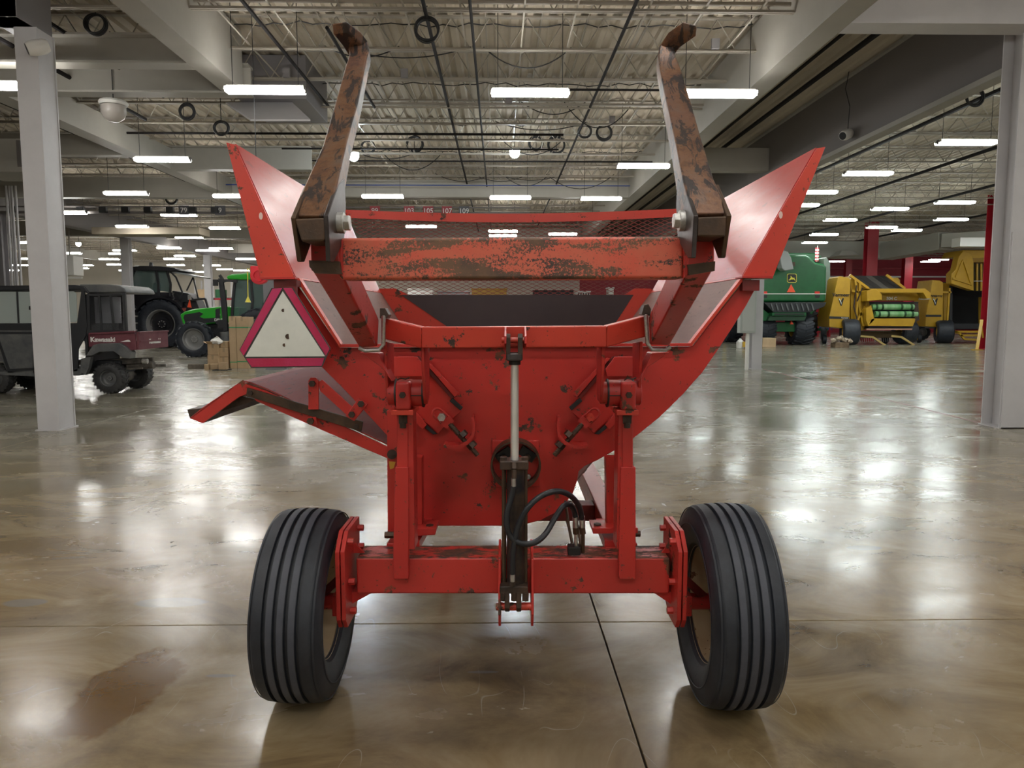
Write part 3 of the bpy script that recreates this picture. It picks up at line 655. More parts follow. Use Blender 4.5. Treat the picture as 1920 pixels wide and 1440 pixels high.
# --- slow-moving-vehicle triangle
def ins(pts, k): cx = sum(p[0] for p in pts)/len(pts); cy = sum(p[1] for p in pts)/len(pts); return [(cx+(p[0]-cx)*k, cy+(p[1]-cy)*k) for p in pts]
out = [(509,540),(549,539),(620,653),(604,688),(471,690),(449,656)]; tri = [(530,546),(609,668),(460,669)]
sign = mp('warning_sign', MB().prism(ml(out, 3.0), (0,.003,0)), BRKT); sign['label'] = 'warning triangle, faded white centre, magenta border'
for i, pts in enumerate(([(511,541),(529,540),(457,667),(450,656)], [(531,540),(547,540),(618,654),(611,667)], [(461,672),(608,671),(603,686),(472,688)])):
    mp('reflector_strip', MB().prism(ml(pts, 2.998), (0,.002,0)), SMVM, sign)
mp('triangle_face', MB().prism(ml(tri, 2.9975), (0,.0025,0)), SMVW, sign)
for p, r in (((531,582),.007),((540,631),.011),((533,647),.007)): mp('screw', MB().cyl(M(p[0],p[1],2.9965), M(p[0],p[1],2.998), r, n=10), CAPST, sign)
mp('sign_post', MB().box((M(531,0,3).x-.02,3.004,M(0,675,3).z),(M(531,0,3).x+.02,3.02,M(0,525,3).z)).box((M(531,0,3).x-.02,3.004,M(0,537,3).z),(M(531,0,3).x+.02,3.1,M(0,525,3).z)), REDDK)

# --- chassis: axle, rails, uprights
ax0, ax1 = M(668,1080,2.74), M(1256,1080,2.74); ZA0, ZA1 = .436, .577
axle = mp('axle_beam', MB().box((ax0.x,2.74,ZA0),(ax1.x,2.90,ZA1)), REDTOP, bevel=.008)
for s, px in ((-1, 0), (1, 1)):
    X = -.66 if s < 0 else .645      # inner face of the hub plates
    a = ax0.x if s < 0 else ax1.x
    mp('axle_gusset', MB().prism([(a+(-.02)*s,2.80,ZA1),(X,2.80,ZA1+.09),(X,2.80,ZA1)], (0,.012,0)), RED, axle)
    mp('axle_gusset', MB().prism([(a-.06*s,2.76,ZA0),(X-.0*s,2.76,ZA0-.07),(X,2.76,ZA0)], (0,.10,0)), RED, axle)
    for k in (0, 1):
        x = (M(643,1080,2.68).x-.012-.020*k) if s < 0 else (M(1280,1080,2.68).x+.0+.020*k); x = -.632-.020*k if s < 0 else .612+.020*k
        hp = mp('hub_plate', MB().prism([(x,2.65,.63),(x,2.72,.69),(x,2.92,.69),(x,2.92,.40),(x,2.80,.33),(x,2.68,.33),(x,2.65,.37)], (.016,0,0)), RED, bevel=.002)
    for yy, zz in ((2.70,.655),(2.88,.655),(2.88,.58),(2.72,.38),(2.70,.50)): mp('bolt', MB().hexhead((x-.012*s if 0 else (-.614 if s<0 else .612),yy,zz), (-s,0,0), .013, .022).cyl((-.655 if s<0 else .64,yy,zz),(-.60 if s<0 else .60,yy,zz),.007,n=8), RED, hp)
# lift-cylinder lugs welded to the axle
for px in (935, 995):
    x = M(px,1090,2.66).x; mp('cylinder_lug', MB().prism([(x,2.60,.37),(x,2.56,.43),(x,2.60,.62),(x,2.68,.655),(x,2.73,.655),(x,2.74,.44),(x,2.68,.36)], (.009,0,0)), RED, axle, bevel=.002)
# frame rails running back under the tub
for s in (-1, 1):
    mp('frame_rail', MB().box((s*.455-.05,2.90,.47),(s*.455+.05,6.4,.585)), RED, bevel=.006)
mp('cross_member', MB().box((-.405,3.55,.49),(.405,3.65,.57)), REDDK, bevel=.004); mp('cross_member', MB().box((-.405,5.4,.49),(.405,5.5,.57)), REDDK, bevel=.004)
mp('drawbar', MB().hexa([(-.05,6.4,.47),(.05,6.4,.47),(.05,6.4,.58),(-.05,6.4,.58),(-.05,7.4,.47),(.05,7.4,.47),(.05,7.4,.58),(-.05,7.4,.58)]).box((-.505,6.3,.47),(.505,6.4,.58)), REDDK, bevel=.004)
mp('drive_gearbox', MB().cyl((M(1080,895,3.4).x,3.3,.82),(M(1080,895,3.4).x,3.5,.82),.045,n=14), DKSTEEL)
# uprights with their caps
for s, (fx0, fx1, lx0, lx1, sx) in ((-1, (744,765,741,766,775)), (1, (1167,1187,1164,1192,1159))):
    yf = 2.715
    up = mp('upright_post', MB().prism([M(fx0,776,yf),M(fx1,776,yf),M(fx1,878,yf),M(fx0,878,yf)], (0,.13,0)), RED, bevel=.003)
    low = [M(lx0,876,yf-.008),M(lx1,876,yf-.008),M(lx1,1040,yf-.008),M(lx1,1086,yf-.008),M(lx0-3,1086,yf-.008),M(lx0-4,1040,yf-.008)]
    mp('post_strap', MB().prism(low, (0,.03,0)), RED, up, bevel=.003)
    a, b = M(sx,776,yf+.01), M(sx,1030,yf+.01); mp('post_side', MB().box((min(a.x,M(fx0,800,yf).x+.01),yf+.005,b.z),(max(a.x,M(fx1,800,yf).x-.01),yf+.10,a.z)), RED, up, bevel=.003)
    a, b = M(fx0-11,769,2.68), M(fx1+10,779,2.68); cap = mp('cap_plate', MB().box((a.x,2.68,b.z),(b.x,2.86,a.z)), REDBRIGHT, bevel=.003)
    cx = (M(fx0,780,2.7).x+M(fx1,780,2.7).x)/2; mp('bolt', MB().cyl((cx,2.72,b.z-.035),(cx,2.72,b.z),.018,n=6).cyl((cx,2.71,b.z-.05),(cx,2.71,b.z-.03),.012,n=10), DKSTEEL, cap)
# side frames behind the posts
mp('frame_panel', MB().prism([M(*p, 2.96) for p in ((725,770),(745,770),(745,1005),(727,1000))], (0,.05,0)), RED, bevel=.003)
rp = mp('rear_post', MB().prism([M(*p, 2.95) for p in ((775,856),(791,858),(792,1003),(775,1005))], (0,.06,0)), RED, bevel=.003)
rp2 = mp('rear_post', MB().prism([M(*p, 2.95) for p in ((1136,858),(1162,858),(1162,990),(1138,990))], (0,.06,0)), RED, bevel=.003)
for pts, bx in (([(773,993),(818,990),(816,1003),(773,1006)], (806,990)), ([(1110,990),(1196,990),(1196,1000),(1112,1001)], (1120,988))):
    f = mp('foot_plate', MB().prism([M(*p, 2.88) for p in pts], (0,.12,0)), RED, bevel=.002)
    c = M(bx[0], bx[1], 2.92); mp('bolt', MB().cyl(c, c+Vector((0,0,.014)), .016, n=6), DKSTEEL, f)
for p in ((1191,1000),(731,1003)): c = M(p[0],p[1],2.9); mp('bolt', MB().cyl(c-Vector((.02,0,0)), c+Vector((.02,0,0)), .014, n=6), CAPST)
mp('brace', MB().hexa([(-.45,2.88,.565),(-.37,2.88,.565),(-.37,2.88,.60),(-.45,2.88,.60),(-.42,3.1,.60),(-.34,3.1,.60),(-.34,3.1,.63),(-.42,3.1,.63)]), RED); 
mp('brace', MB().hexa([(.37,2.88,.565),(.45,2.88,.565),(.45,2.88,.60),(.37,2.88,.60),(.36,3.1,.60),(.44,3.1,.60),(.44,3.1,.63),(.36,3.1,.63)]), RED)
b_ = mp('washer_bolt', MB().cyl(M(735,852,2.955), M(735,852,2.94), .020, n=18).cyl(M(735,852,2.94), M(735,852,2.925), .010, n=6), DKSTEEL)
mp('paint_smear', MB().prism([M(*p, 2.957) for p in ((729,865),(742,866),(738,878),(731,880))], (0,.001,0)), plain('yellow_paint', (.55,.30,.03), .5))
# rotor bearing on the plate
bp = mp('bearing_plate', MB().prism(ml([(922,826),(1011,826),(1012,912),(923,914)], 3.085), (0,.012,0)), RED, bevel=.003)
mp('bearing_ring', MB().ring(M(967,870,3.04), (0,1,0), .104, .09, .007, 40), CAPST, bp)
for px, py, a in ((945,853,-.6),(989,852,.6)):
    c = M(px,py,3.06); fl_ = mp('flange_ear', MB().hexa([c+Matrix.Rotation(a,3,'Y')@Vector(v) for v in ((-.035,0,-.02),(.035,0,-.02),(.035,0,.02),(-.035,0,.02),(-.035,.03,-.02),(.035,.03,-.02),(.035,.03,.02),(-.035,.03,.02))]), CABLE, bp)
    mp('bolt', MB().hexhead(c+Vector((0,-.002,-.01)), (0,-1,0), .014, .014), DKSTEEL, bp)
mp('bolt', MB().hexhead(M(990,893,3.08), (0,-1,0), .012, .014), ZINC, bp)
# diagonal guide rails and adjusting screws
for s in (-1, 1):
    def X(px): return px if s < 0 else 1935-px
    def poly(name, pts, y, mat, th=.012, par=None): return mp(name, MB().prism([M(X(a), b, y) for a, b in pts], (0,th,0)), mat, par, bevel=.002)
    g = poly('guide_plate', [(745,668),(786,668),(866,770),(846,787),(822,812),(775,772),(745,725)], 3.075, RED)
    poly('guide_rail', [(776,668),(786,668),(850,743),(860,742),(846,748)], 3.062, REDDK, .014, g)
    poly('guide_rail', [(790,672),(797,671),(860,737),(853,745)], 3.05, RED, .02, g)
    poly('guide_rail', [(776,770),(784,776),(800,797),(792,805),(775,788)], 3.055, RED, .02, g)
    poly('rubber_edge', [(848,746),(868,764),(863,770),(843,752)], 3.06, CABLE, .014, g)
    poly('rubber_edge', [(799,796),(820,814),(812,815),(797,803)], 3.06, CABLE, .014, g)
    # opening with a pale glimpse: a half-moon notch plate above the hinge
    poly('pivot_window_frame', [(735,678),(738,669),(782,669),(800,692),(796,706),(736,706)], 3.03, RED, .01)
    # eye bolt
    c0, c1 = M(X(821),775,3.03), M(X(852),803,3.03); d = (c1-c0).normalized(); nrm = d.cross(Vector((0,1,0)))
    pts = []
    for k in range(9): a = PI/2+PI*k/8; pts.append(c0+nrm*(.021*math.sin(a+PI/2-PI/2+0))*1 if 0 else c0+nrm*(.021*math.cos(PI*k/8))-d*(.021*math.sin(PI*k/8)))
    loop = [c0+nrm*.021+d*.045]+pts+[c0-nrm*.021+d*.045]
    eb = mp('eye_bolt', MB().tube(loop, .0055, 8).hexa([p+Vector((0,y_,0)) for y_ in (-.008,.008) for p in (c0+nrm*.026+d*.04, c0-nrm*.026+d*.04, c0-nrm*.022+d*.07, c0+nrm*.022+d*.07)]), RED, g)
    hd = mp('bolt_head', MB().cyl(c0+d*.022+Vector((0,-.02,0)), c0+d*.022+Vector((0,.02,0)), .017, n=6), ZINC if s < 0 else REDBRIGHT, g)
    if s < 0: hd['label'] = 'bare zinc bolt head'
    s0, s1 = c0+d*.065, M(X(896),854,3.0); L0 = (s1-s0).length; d2 = (s1-s0).normalized(); n_ = 26; mb = MB().cyl(s0, s1, .0085, n=10)
    for k in range(n_): p = s0+d2*(L0*(k+.2)/n_); mb.cyl(p, p+d2*(L0*.45/n_), .0115, n=10)
    mp('threaded_rod', mb, CAPST, g)
    for px, py in ((868,815),(885,835)): c = M(X(px), py, 3.01); mp('nut', MB().cyl(c-d2*.011, c+d2*.011, .021, n=6), DKSTEEL, g)
    cl = [(884,783),(886,800),(884,815),(874,828),(860,835),(845,836),(832,834)]
    lo_ = [(889,783),(891,801),(889,818),(878,833),(862,841),(845,842),(832,839)]
    mb = MB()
    for k in range(6):
        q = [M(X(a),b,2.985) for a,b in (cl[k],cl[k+1],lo_[k+1],lo_[k])]; mb.hexa(q+[p+Vector((0,.09,0)) for p in q])
    mp('bent_stop', mb, RED, g)

# --- swinging frame: cross beam, arms, crossbar, forks
YC = 2.60
def beam_seg(px0, t0, b0, px1, t1, b1, y0, y1, name='cross_beam'):
    a, b, c, d = M(px0,t0,y0), M(px1,t1,y1), M(px1,b1,y1), M(px0,b0,y0); dd = Vector((0,.115,0))
    return mp(name, MB().hexa([d,c,b,a,d+dd,c+dd,b+dd,a+dd]), REDBRIGHT, bevel=.005)
cb = beam_seg(790,613,653, 1138,611,651, YC, YC)
beam_seg(722,597,636, 790,613,653, YC+.06, YC, 'beam_end'); beam_seg(1138,611,651, 1212,592,631, YC, YC+.06, 'beam_end')
for s, (a, b) in enumerate(((797,722),(1127,1203))):
    for k, px in enumerate((a, b)):
        x = M(px,700,YC+.03).x; zt_ = M(px,650,YC).z; zb = M(px,757,YC+.03).z
        y0 = YC+.02 if k == 0 else YC+.08
        pts = [(x,y0,zt_+.03),(x,y0,zt_-.06),(x,y0+.03,zb+.03),(x,y0+.06,zb),(x,y0+.12,zb),(x,y0+.15,zb+.04),(x,y0+.16,zt_+.02)]
        if k: pts = [(p[0],p[1],p[2]-.015) for p in pts]
        mp('hanger_plate', MB().prism(pts, (.012 if s else -.012,0,0)), RED, cb, bevel=.003)
# hinge knuckles
for s, (xa, xm, xb, xc) in ((-1, (737,768,790,798)), (1, (1143,1167,1192,1129))):
    y = 2.74; z = M(0,740,2.68).z
    xs_ = [M(q,740,2.66).x for q in (xa,xb)]; xm_ = M(754 if s < 0 else 1180,740,2.66).x
    kn = mp('hinge_knuckle', MB().cyl((xs_[0],y,z),(xs_[1],y,z), .050, n=28), RED, bevel=.003)
    mp('clamp_block', MB().box((xm_-.028,2.675,M(0,770,2.675).z),(xm_+.028,2.80,z+.048)), RED, kn, bevel=.012, seg=3)
    for xg in (xs_[0]+.001, xs_[1]-.001): mp('dark_edge_ring', MB().cyl((xg-.003,y,z),(xg+.003,y,z), .0535, n=28), CABLE, kn)  # dark ring at each end of the knuckle
    mp('lug_bolt', MB().cyl((xm_,2.66,z),(xm_,2.68,z), .012, n=6), DKSTEEL, kn)
    mp('clamp_seam', MB().box((min(xs_)+.002,2.686,z-.006),(max(xs_)-.002,2.74,z-.003)), CABLE, kn)
    xe = M(xc,740,2.68).x; xn = xs_[1] if s < 0 else xs_[0]; mp('pivot_collar', MB().cyl((min(xe,xn),y,z),(max(xe,xn),y,z), .042, n=24), REDBRIGHT, kn, bevel=.002)
    xo = xs_[0] if s < 0 else xs_[1]; mp('pivot_end', MB().cyl((xo,y,z),(xo+s*.03,y,z), .046, n=20), RED, kn, bevel=.004)
    c = M(745 if s < 0 else 1170, 713, 2.70); mp('lock_wire', MB().tube([c+Vector((.0,0,0)),c+Vector((.012,0,.008)),c+Vector((.03,0,.004)),c+Vector((.045,0,.010))], .0025, 5), DKSTEEL, kn)
# arms
def arm(bl, br, tl, tr, y0, y1, h):
    p = [M(bl[0],bl[1],y0), M(br[0],br[1],y0), M(tl[0],tl[1],y1), M(tr[0],tr[1],y1)]
    d = ((p[2]+p[3])-(p[0]+p[1])).normalized(); x = Vector((1,0,0)); n = x.cross(d); n = (n if n.z > 0 else -n).normalized()*h
    return MB().hexa([p[0],p[1],p[1]+n,p[0]+n,p[2],p[3],p[3]+n,p[2]+n])
mp('lift_arm', arm((674,653),(708,650),(585,508),(640,512), 2.62, 2.02, .105), REDTOP, bevel=.006)
mp('lift_arm', arm((1218,647),(1256,648),(1289,510),(1338,505), 2.62, 2.02, .105), REDTOP, bevel=.006)
for s in (0, 1):
    P_ = [(674,660),(709,662),(735,716),(716,690)] if s == 0 else [(1256,660),(1222,662),(1198,716),(1214,690)]
    mp('arm_heel', MB().prism([M(*p, 2.66) for p in P_], (0,.10,0)), RED, bevel=.004)
    u = [(719,594),(719,646),(711,656),(684,657),(673,652)] if s == 0 else [(1211,592),(1214,644),(1222,655),(1248,656),(1257,650)]
    mp('u_bolt', MB().tube([M(u[0][0],u[0][1],2.66)]+[M(*p, 2.60) for p in u[:1]]+[M(*p, 2.60) for p in u[1:]], .0075, 10), SILVER)
    q = [(712,578),(722,578),(729,590),(726,597),(712,597)] if s == 0 else [(1203,590),(1208,572),(1216,570),(1221,580),(1219,592)]
    mp('u_bolt_clamp', MB().prism([M(*p, 2.62) for p in q], (0,.06,0)), DKSTEEL, bevel=.002)
# big crossbar
a, b = M(636,446,2.0), M(1283,443,2.0); c, d = M(1281,522,2.0), M(636,524,2.0); dd = Vector((0,.10,0))
mp('crossbar', MB().hexa([d,c,b,a,d+dd,c+dd,b+dd,a+dd]), BARMAT, bevel=.009, seg=3)
for s in (0, 1):
    P_ = [(582,452),(632,452),(640,512),(583,508)] if s == 0 else [(1292,446),(1340,446),(1339,506),(1288,512)]
    cs = mp('arm_head', MB().prism([M(*p, 1.985) for p in P_], (0,.13,0)), RED, bevel=.004)
    P_ = [(579,488),(636,490),(640,514),(590,512),(580,500)] if s == 0 else [(1290,496),(1341,490),(1340,508),(1292,516)]
    mp('worn_band', MB().prism([M(*p, 1.975) for p in P_], (0,.02,0)), CAPST, cs)
    P_ = [(632,450),(642,448),(642,524),(632,512)] if s == 0 else [(1283,446),(1292,446),(1292,514),(1282,522)]
    mp('weld_plate', MB().prism([M(*p, 1.99) for p in P_], (0,.12,0)), REDTOP, cs, bevel=.003)
# forks
LF = [((546,404),(616,404),1.88),((569,350),(633,341),1.97),((604,274),(651,262),2.14),((633,175),(671,190),2.30),((648,122),(687,111),2.43),((655,101),(692,93),2.46),((652,82),(690,76),2.475),((640,64),(677,59),2.45),((621,43),(651,39),2.40)]
RF = [((1298,400),(1368,400),1.88),((1281,341),(1339,335),1.97),((1266,262),(1315,257),2.14),((1247,175),(1295,187),2.30),((1237,128),(1275,122),2.43),((1234,104),(1265,98),2.46),((1236,84),(1265,82),2.475),((1252,60),(1278,66),2.45),((1281,39),(1309,47),2.40)]
for s, SEC in enumerate((LF, RF)):
    vs = []
    tk = [.085,.075,.062,.055,.05,.045,.042,.04,.034]
    for k, (a, b, y) in enumerate(SEC):
        A, B = M(a[0],a[1],y), M(b[0],b[1],y); n = Vector((0,.80,-.60))*tk[k]
        if k >= 6: n = Vector((0,.45,-.85))*tk[k]
        vs += [A, B, B+n, A+n]
    fs = [(3,2,1,0)]
    for k in range(len(SEC)-1):
        o_ = k*4; fs += [(o_+i, o_+(i+1)%4, o_+4+(i+1)%4, o_+4+i) for i in range(4)]
    e = (len(SEC)-1)*4; fs.append((e,e+1,e+2,e+3))
    fk = mp('fork_tine', MB().add(vs, fs), RUST, bevel=.006, seg=2); fk['label'] = 'rusty brown fork tine with chipped black paint'
    # socket at the foot of the tine
    P_ = [(551,410),(612,408),(608,452),(565,453)] if s == 0 else [(1307,407),(1364,405),(1360,444),(1308,443)]
    so = mp('fork_socket', MB().prism([M(*p, 1.86) for p in P_], (0,.16,0)), CAPST, fk, bevel=.005)
    def yz(xp, pts, th, mat, y_of): 
        x = M(xp,430,1.90).x; return mp('socket_side', MB().prism([(x, y_, M(0,py,y_).z) for py, y_ in pts], (th,0,0)), mat, fk, bevel=.003)
    if s == 0:
        yz(615, ((404,1.855),(491,1.87),(491,1.91),(450,2.03),(385,2.06),(335,2.05),(345,1.98)), .012, BRKT, 0); yz(555, ((408,1.855),(491,1.90),(491,1.93),(456,2.0),(400,2.02),(350,1.98)), .012, CAPST, 0)
    else:
        yz(1301, ((404,1.855),(484,1.87),(484,1.91),(450,2.03),(385,2.06),(335,2.05),(345,1.98)), -.012, BRKT, 0); yz(1362, ((404,1.855),(484,1.90),(484,1.93),(450,2.0),(395,2.02),(345,1.98)), -.012, CAPST, 0)
    c = M(645 if s == 0 else 1274, 418 if s == 0 else 414, 1.96); dr = 1 if s == 0 else -1
    mp('fork_bolt', MB().cyl(c-Vector((dr*.02,0,0)), c+Vector((dr*.016,0,0)), .021, n=6).cyl(c-Vector((dr*.03,0,0)), c+Vector((dr*.002,0,0)), .027, n=14), ZINC, fk, bevel=.002)

# --- hydraulic cylinder
cxm = 965
def cp_(px, py, y): return M(px, py, y)
cyl = mp('cylinder_barrel', MB().cyl(M(967,868,2.58), M(967,1100,2.60), .032, n=28), grimy('barrel_blue_black', (.012,.013,.018), (.07,.045,.03), .45, 12, .4, .2))
for px in (945, 985):
    mp('tie_rod', MB().cyl(M(px,862,2.585), M(px,1092,2.60), .0085, n=10), CAPST, cyl)
hd = mp('gland_block', MB().box((M(937,850,2.56).x,2.545,M(0,880,2.56).z),(M(991,850,2.56).x,2.63,M(0,864,2.56).z)), DKSTEEL, cyl, bevel=.004)
for px in (944, 984): c = M(px,864,2.58); mp('nut', MB().cyl(c, c+Vector((0,0,.014)), .014, n=6), DKSTEEL, hd)
mp('port_fitting', MB().cyl(M(964,880,2.535), M(964,868,2.545), .012, n=6).cyl(M(964,897,2.53), M(964,880,2.535), .009, n=12), CAPST, cyl)
mp('rod', MB().cyl(M(965,866,2.58), M(965,680,2.575), .0145, n=28), CHROME, cyl)
mp('rod_collar', MB().cyl(M(965,684,2.575), M(965,674,2.575), .021, n=20), CABLE, cyl)
cv = mp('rod_clevis', MB().box((M(949,660,2.55).x,2.53,M(0,676,2.56).z),(M(980,660,2.55).x,2.60,M(0,661,2.56).z)), BRKT, cyl, bevel=.006)
for a, b in ((949,957),(971,980)):
    x0_, x1_ = M(a,640,2.55).x, M(b,640,2.55).x; z0_, z1_ = M(0,664,2.55).z, M(0,626,2.55).z
    mp('clevis_ear', MB().prism([(x0_,2.53,z0_),(x0_,2.53,z1_-.012),(x0_,2.545,z1_),(x0_,2.585,z1_),(x0_,2.60,z1_-.012),(x0_,2.60,z0_)], (x1_-x0_,0,0)), DKSTEEL, cv, bevel=.002)
pz = M(0,638,2.56).z; mp('clevis_pin', MB().cyl((M(940,0,2.56).x,2.562,pz),(M(989,0,2.56).x,2.562,pz), .010, n=14), REDBRIGHT, cv)
for px in (946, 983):
    x = M(px,640,2.58).x; mp('lug', MB().prism([(x,2.60,M(0,612,2.6).z),(x,2.53,pz+.015),(x,2.525,pz-.01),(x,2.54,pz-.022),(x,2.61,M(0,655,2.6).z)], (.007,0,0)), RED, cb, bevel=.001)
lb = mp('base_block', MB().box((M(937,1110,2.56).x,2.55,M(0,1112,2.56).z),(M(990,1110,2.56).x,2.64,M(0,1098,2.56).z)), DKSTEEL, cyl, bevel=.004)
for px in (951, 973):
    x = M(px,1130,2.56).x; mp('clevis_ear', MB().prism([(x-.009,2.55,M(0,1108,2.55).z),(x-.009,2.545,M(0,1140,2.55).z),(x-.009,2.56,M(0,1147,2.55).z),(x-.009,2.60,M(0,1147,2.6).z),(x-.009,2.61,M(0,1108,2.6).z)], (.018,0,0)), DKSTEEL, lb, bevel=.003)
c = M(0,1137,2.58); mp('base_pin', MB().cyl((M(928,0,2.58).x,2.58,c.z),(M(1002,0,2.58).x,2.58,c.z), .014, n=14), REDBRIGHT, lb)
for px in (944, 985, 964): c = M(px,1110,2.56); mp('nut', MB().cyl(c+Vector((0,0,-.03)), c, .013, n=6), DKSTEEL, lb)
mp('hose_fitting', MB().cyl(M(961,1098,2.545), M(961,1084,2.545), .012, n=6), DKSTEEL, cyl); mp('hose_sleeve', MB().cyl(M(961,1090,2.54), M(961,1076,2.54), .0095, n=12), SILVER, cyl)
mp('hose_sleeve', MB().cyl(M(963,912,2.53), M(963,897,2.53), .0085, n=12), SILVER, cyl)
def smooth_path(pts, sub=6):
    out_ = []; n = len(pts)
    for i in range(n-1):
        p0, p1, p2, p3 = pts[max(i-1,0)], pts[i], pts[i+1], pts[min(i+2,n-1)]
        for k in range(sub):
            t = k/sub; out_.append(.5*((2*p1)+(-p0+p2)*t+(2*p0-5*p1+4*p2-p3)*t*t+(-p0+3*p1-3*p2+p3)*t*t*t))
    return out_+[pts[-1]]
# two hoses: lower port -> up over to the right; upper port -> down, across and up
h1 = smooth_path([M(*p) for p in ((961,1076,2.54),(961,1050,2.535),(965,1015,2.53),(972,985,2.53),(990,952,2.52),(1015,930,2.54),(1045,921,2.58),(1070,930,2.64),(1086,950,2.70),(1091,972,2.74))])
h2 = smooth_path([M(*p) for p in ((963,912,2.53),(958,935,2.53),(951,960,2.525),(950,985,2.525),(957,1005,2.53),(975,1018,2.53),(1000,1018,2.54),(1022,1002,2.58),(1040,972,2.62),(1055,950,2.66),(1068,946,2.70),(1076,956,2.73),(1079,970,2.74))])
mp('hydraulic_hose', MB().tube(h1, .0105, 12), BLKRUB); mp('hydraulic_hose', MB().tube(h2, .0105, 12), BLKRUB)
for px, dx in ((1091,2),(1079,1)):
    f = mp('hose_sleeve', MB().cyl(M(px,968,2.74), M(px+dx*.5,988,2.75), .0115, n=14), SILVER)
    mp('swivel_nut', MB().cyl(M(px,988,2.75), M(px+dx,1000,2.755), .013, n=6), CAPST, f); mp('hard_line', MB().cyl(M(px+dx,1000,2.755), M(px+dx,1036,2.77), .0075, n=10), SILVER if px < 1085 else CAPST, f)
mp('hard_line', MB().tube([M(1060,940,3.0), M(1066,985,2.88), M(1076,1034,2.78)], .006, 8), CAPST); mp('hard_line', MB().tube([M(1070,940,3.0), M(1084,990,2.88), M(1090,1030,2.79)], .006, 8), CAPST)
cl = mp('line_clamp', MB().box((M(1072,0,2.77).x,2.75,M(0,1040,2.76).z),(M(1097,0,2.77).x,2.80,M(0,1022,2.78).z)), CABLE, bevel=.003)

# --- wheels
def wheel(cx, R, side, old=0):
    r = empty('wheel', (cx, 0, R)); r.parent = mach
    # tyre section, axis along x; outer side = side
    hw = .128; prof = []
    ribs = [(-1.0,-.66),(-.54,-.26),(-.14,.14),(.26,.54),(.66,1.0)]
    tw = .098
    side_p = [(R*.56,-.082),(R*.60,-.105),(R*.72,-.126),(R*.84,-.130),(R*.93,-.118),(R*.975,-.103)]
    prof += side_p
    crown = lambda x: R*(1-.018*(x/tw)**2)
    for a, b in ribs:
        a *= tw; b *= tw
        prof += [(crown(a)-(.012 if a > -tw+.001 else 0.0)*1, a-.001 if a > -tw+.001 else a), (crown(a), a+.001), (crown((a+b)/2), (a+b)/2), (crown(b), b-.001), (crown(b)-(.012 if b < tw-.001 else 0), b+.001 if b < tw-.001 else b)]
    prof += [(a, -b) for a, b in side_p[::-1]]
    ty = build('tyre', MB().lathe(prof, (0,0,0), (1,0,0), 96), TYRE, r, angle=28)
    mb = MB()
    for i, (a, b) in enumerate(ribs):
        a, b = a*tw+.003, b*tw-.003
        if i in (0, 4): continue
        mb.lathe([(crown(a)+.0004,a),(crown((a+b)/2)+.0008,(a+b)/2),(crown(b)+.0004,b)], (0,0,0), (1,0,0), 96)
    build('tread_ribs', mb, TREAD, ty, angle=28)
    mb = MB()
    for s in (-1, 1):
        mb.lathe([(R*.79,s*.1305),(R*.80,s*.1325),(R*.81,s*.1305)], (0,0,0), (1,0,0), 72); mb.lathe([(R*.955,s*.113),(R*.962,s*.1155),(R*.969,s*.1085)], (0,0,0), (1,0,0), 72)
    build('sidewall_rib', mb, TYRE, ty)
    s = side; rim = [(R*.57,-.09),(R*.60,-.095),(R*.605,-.088),(R*.56,-.078),(R*.53,-.05),(R*.50,-.03),(R*.50,.03),(R*.53,.05),(R*.56,.078),(R*.605,.088),(R*.60,.095),(R*.57,.09)]
    ri = build('rim', MB().lathe(rim, (0,0,0), (1,0,0), 64), RIMC, r)
    build('wheel_disc', MB().lathe([(.06,s*.02),(R*.30,s*.035),(R*.40,s*.02),(R*.505,s*.028),(R*.505,s*.034),(R*.40,s*.026),(R*.30,s*.041),(.06,s*.026)], (0,0,0), (1,0,0), 48), RIMC, r)
    hb = build('hub', MB().cyl((-s*.05,0,0),(s*.05,0,0), .055, .045, 24).cyl((s*.05,0,0),(s*.075,0,0), .03, n=20), DKSTEEL, r, bevel=.004)
    for k in range(6): a = PI/3*k; build('lug_nut', MB().cyl((s*.03,.075*math.cos(a),.075*math.sin(a)),(s*.055,.075*math.cos(a),.075*math.sin(a)), .010, n=6), DKSTEEL, hb)
    return r
wl = wheel(-.806, .368, -1); wr_ = wheel(.826, .384, 1); wr_.location.y = -.045; wl.rotation_euler.y = math.radians(1.2); wr_.rotation_euler.y = math.radians(-.8)
for s in (-1, 1):
    mp('spindle', MB().cyl((s*.64,2.83,.372),(s*.79,2.83,.372), .032, n=16).box((min(s*.64,s*.70),2.78,.33),(max(s*.64,s*.70),2.88,.41)), RED, bevel=.003)
    mp('spindle_brace', MB().bar((s*.645,2.80,.50),(s*.76,2.83,.39), .03, .03), REDDK)

# ================================================================ MACHINES AND GOODS STANDING IN THE BACKGROUND
def wl_(pts, Y): return [W(a, b, Y) for a, b in pts]
def slabW(pts, Y, depth): return MB().prism(wl_(pts, Y), (0, depth, 0))
def wbox(x0, y0, x1, y1, Y, d):          # picture rectangle at depth Y, d metres deep
    ym = (y0+y1)/2; a, b = W(x0, y1, Y), W(x1, y0, Y); a.x, b.x = W(x0,ym,Y).x, W(x1,ym,Y).x; return MB().box((min(a.x,b.x),Y,a.z), (max(a.x,b.x),Y+d,b.z))
GLASS = plain('tinted_cab_glass', (.10,.16,.15), .08, 0, .6, alpha=.55)
CGLASS = plain('clear_plastic_window', (.50,.56,.53), .15, 0, .6, alpha=.6)
BLKP = plain('black_body_paint', (.012,.012,.016), .22, coat=.5)
BLKM = plain('matt_black_plastic', (.018,.019,.022), .5)
PURP = grimy('plum_bed_paint', (.11,.022,.035), (.16,.05,.06), .4, 5)
PLAST = grimy('dusty_grey_plastic', (.07,.075,.08), (.13,.13,.125), .45, 4)
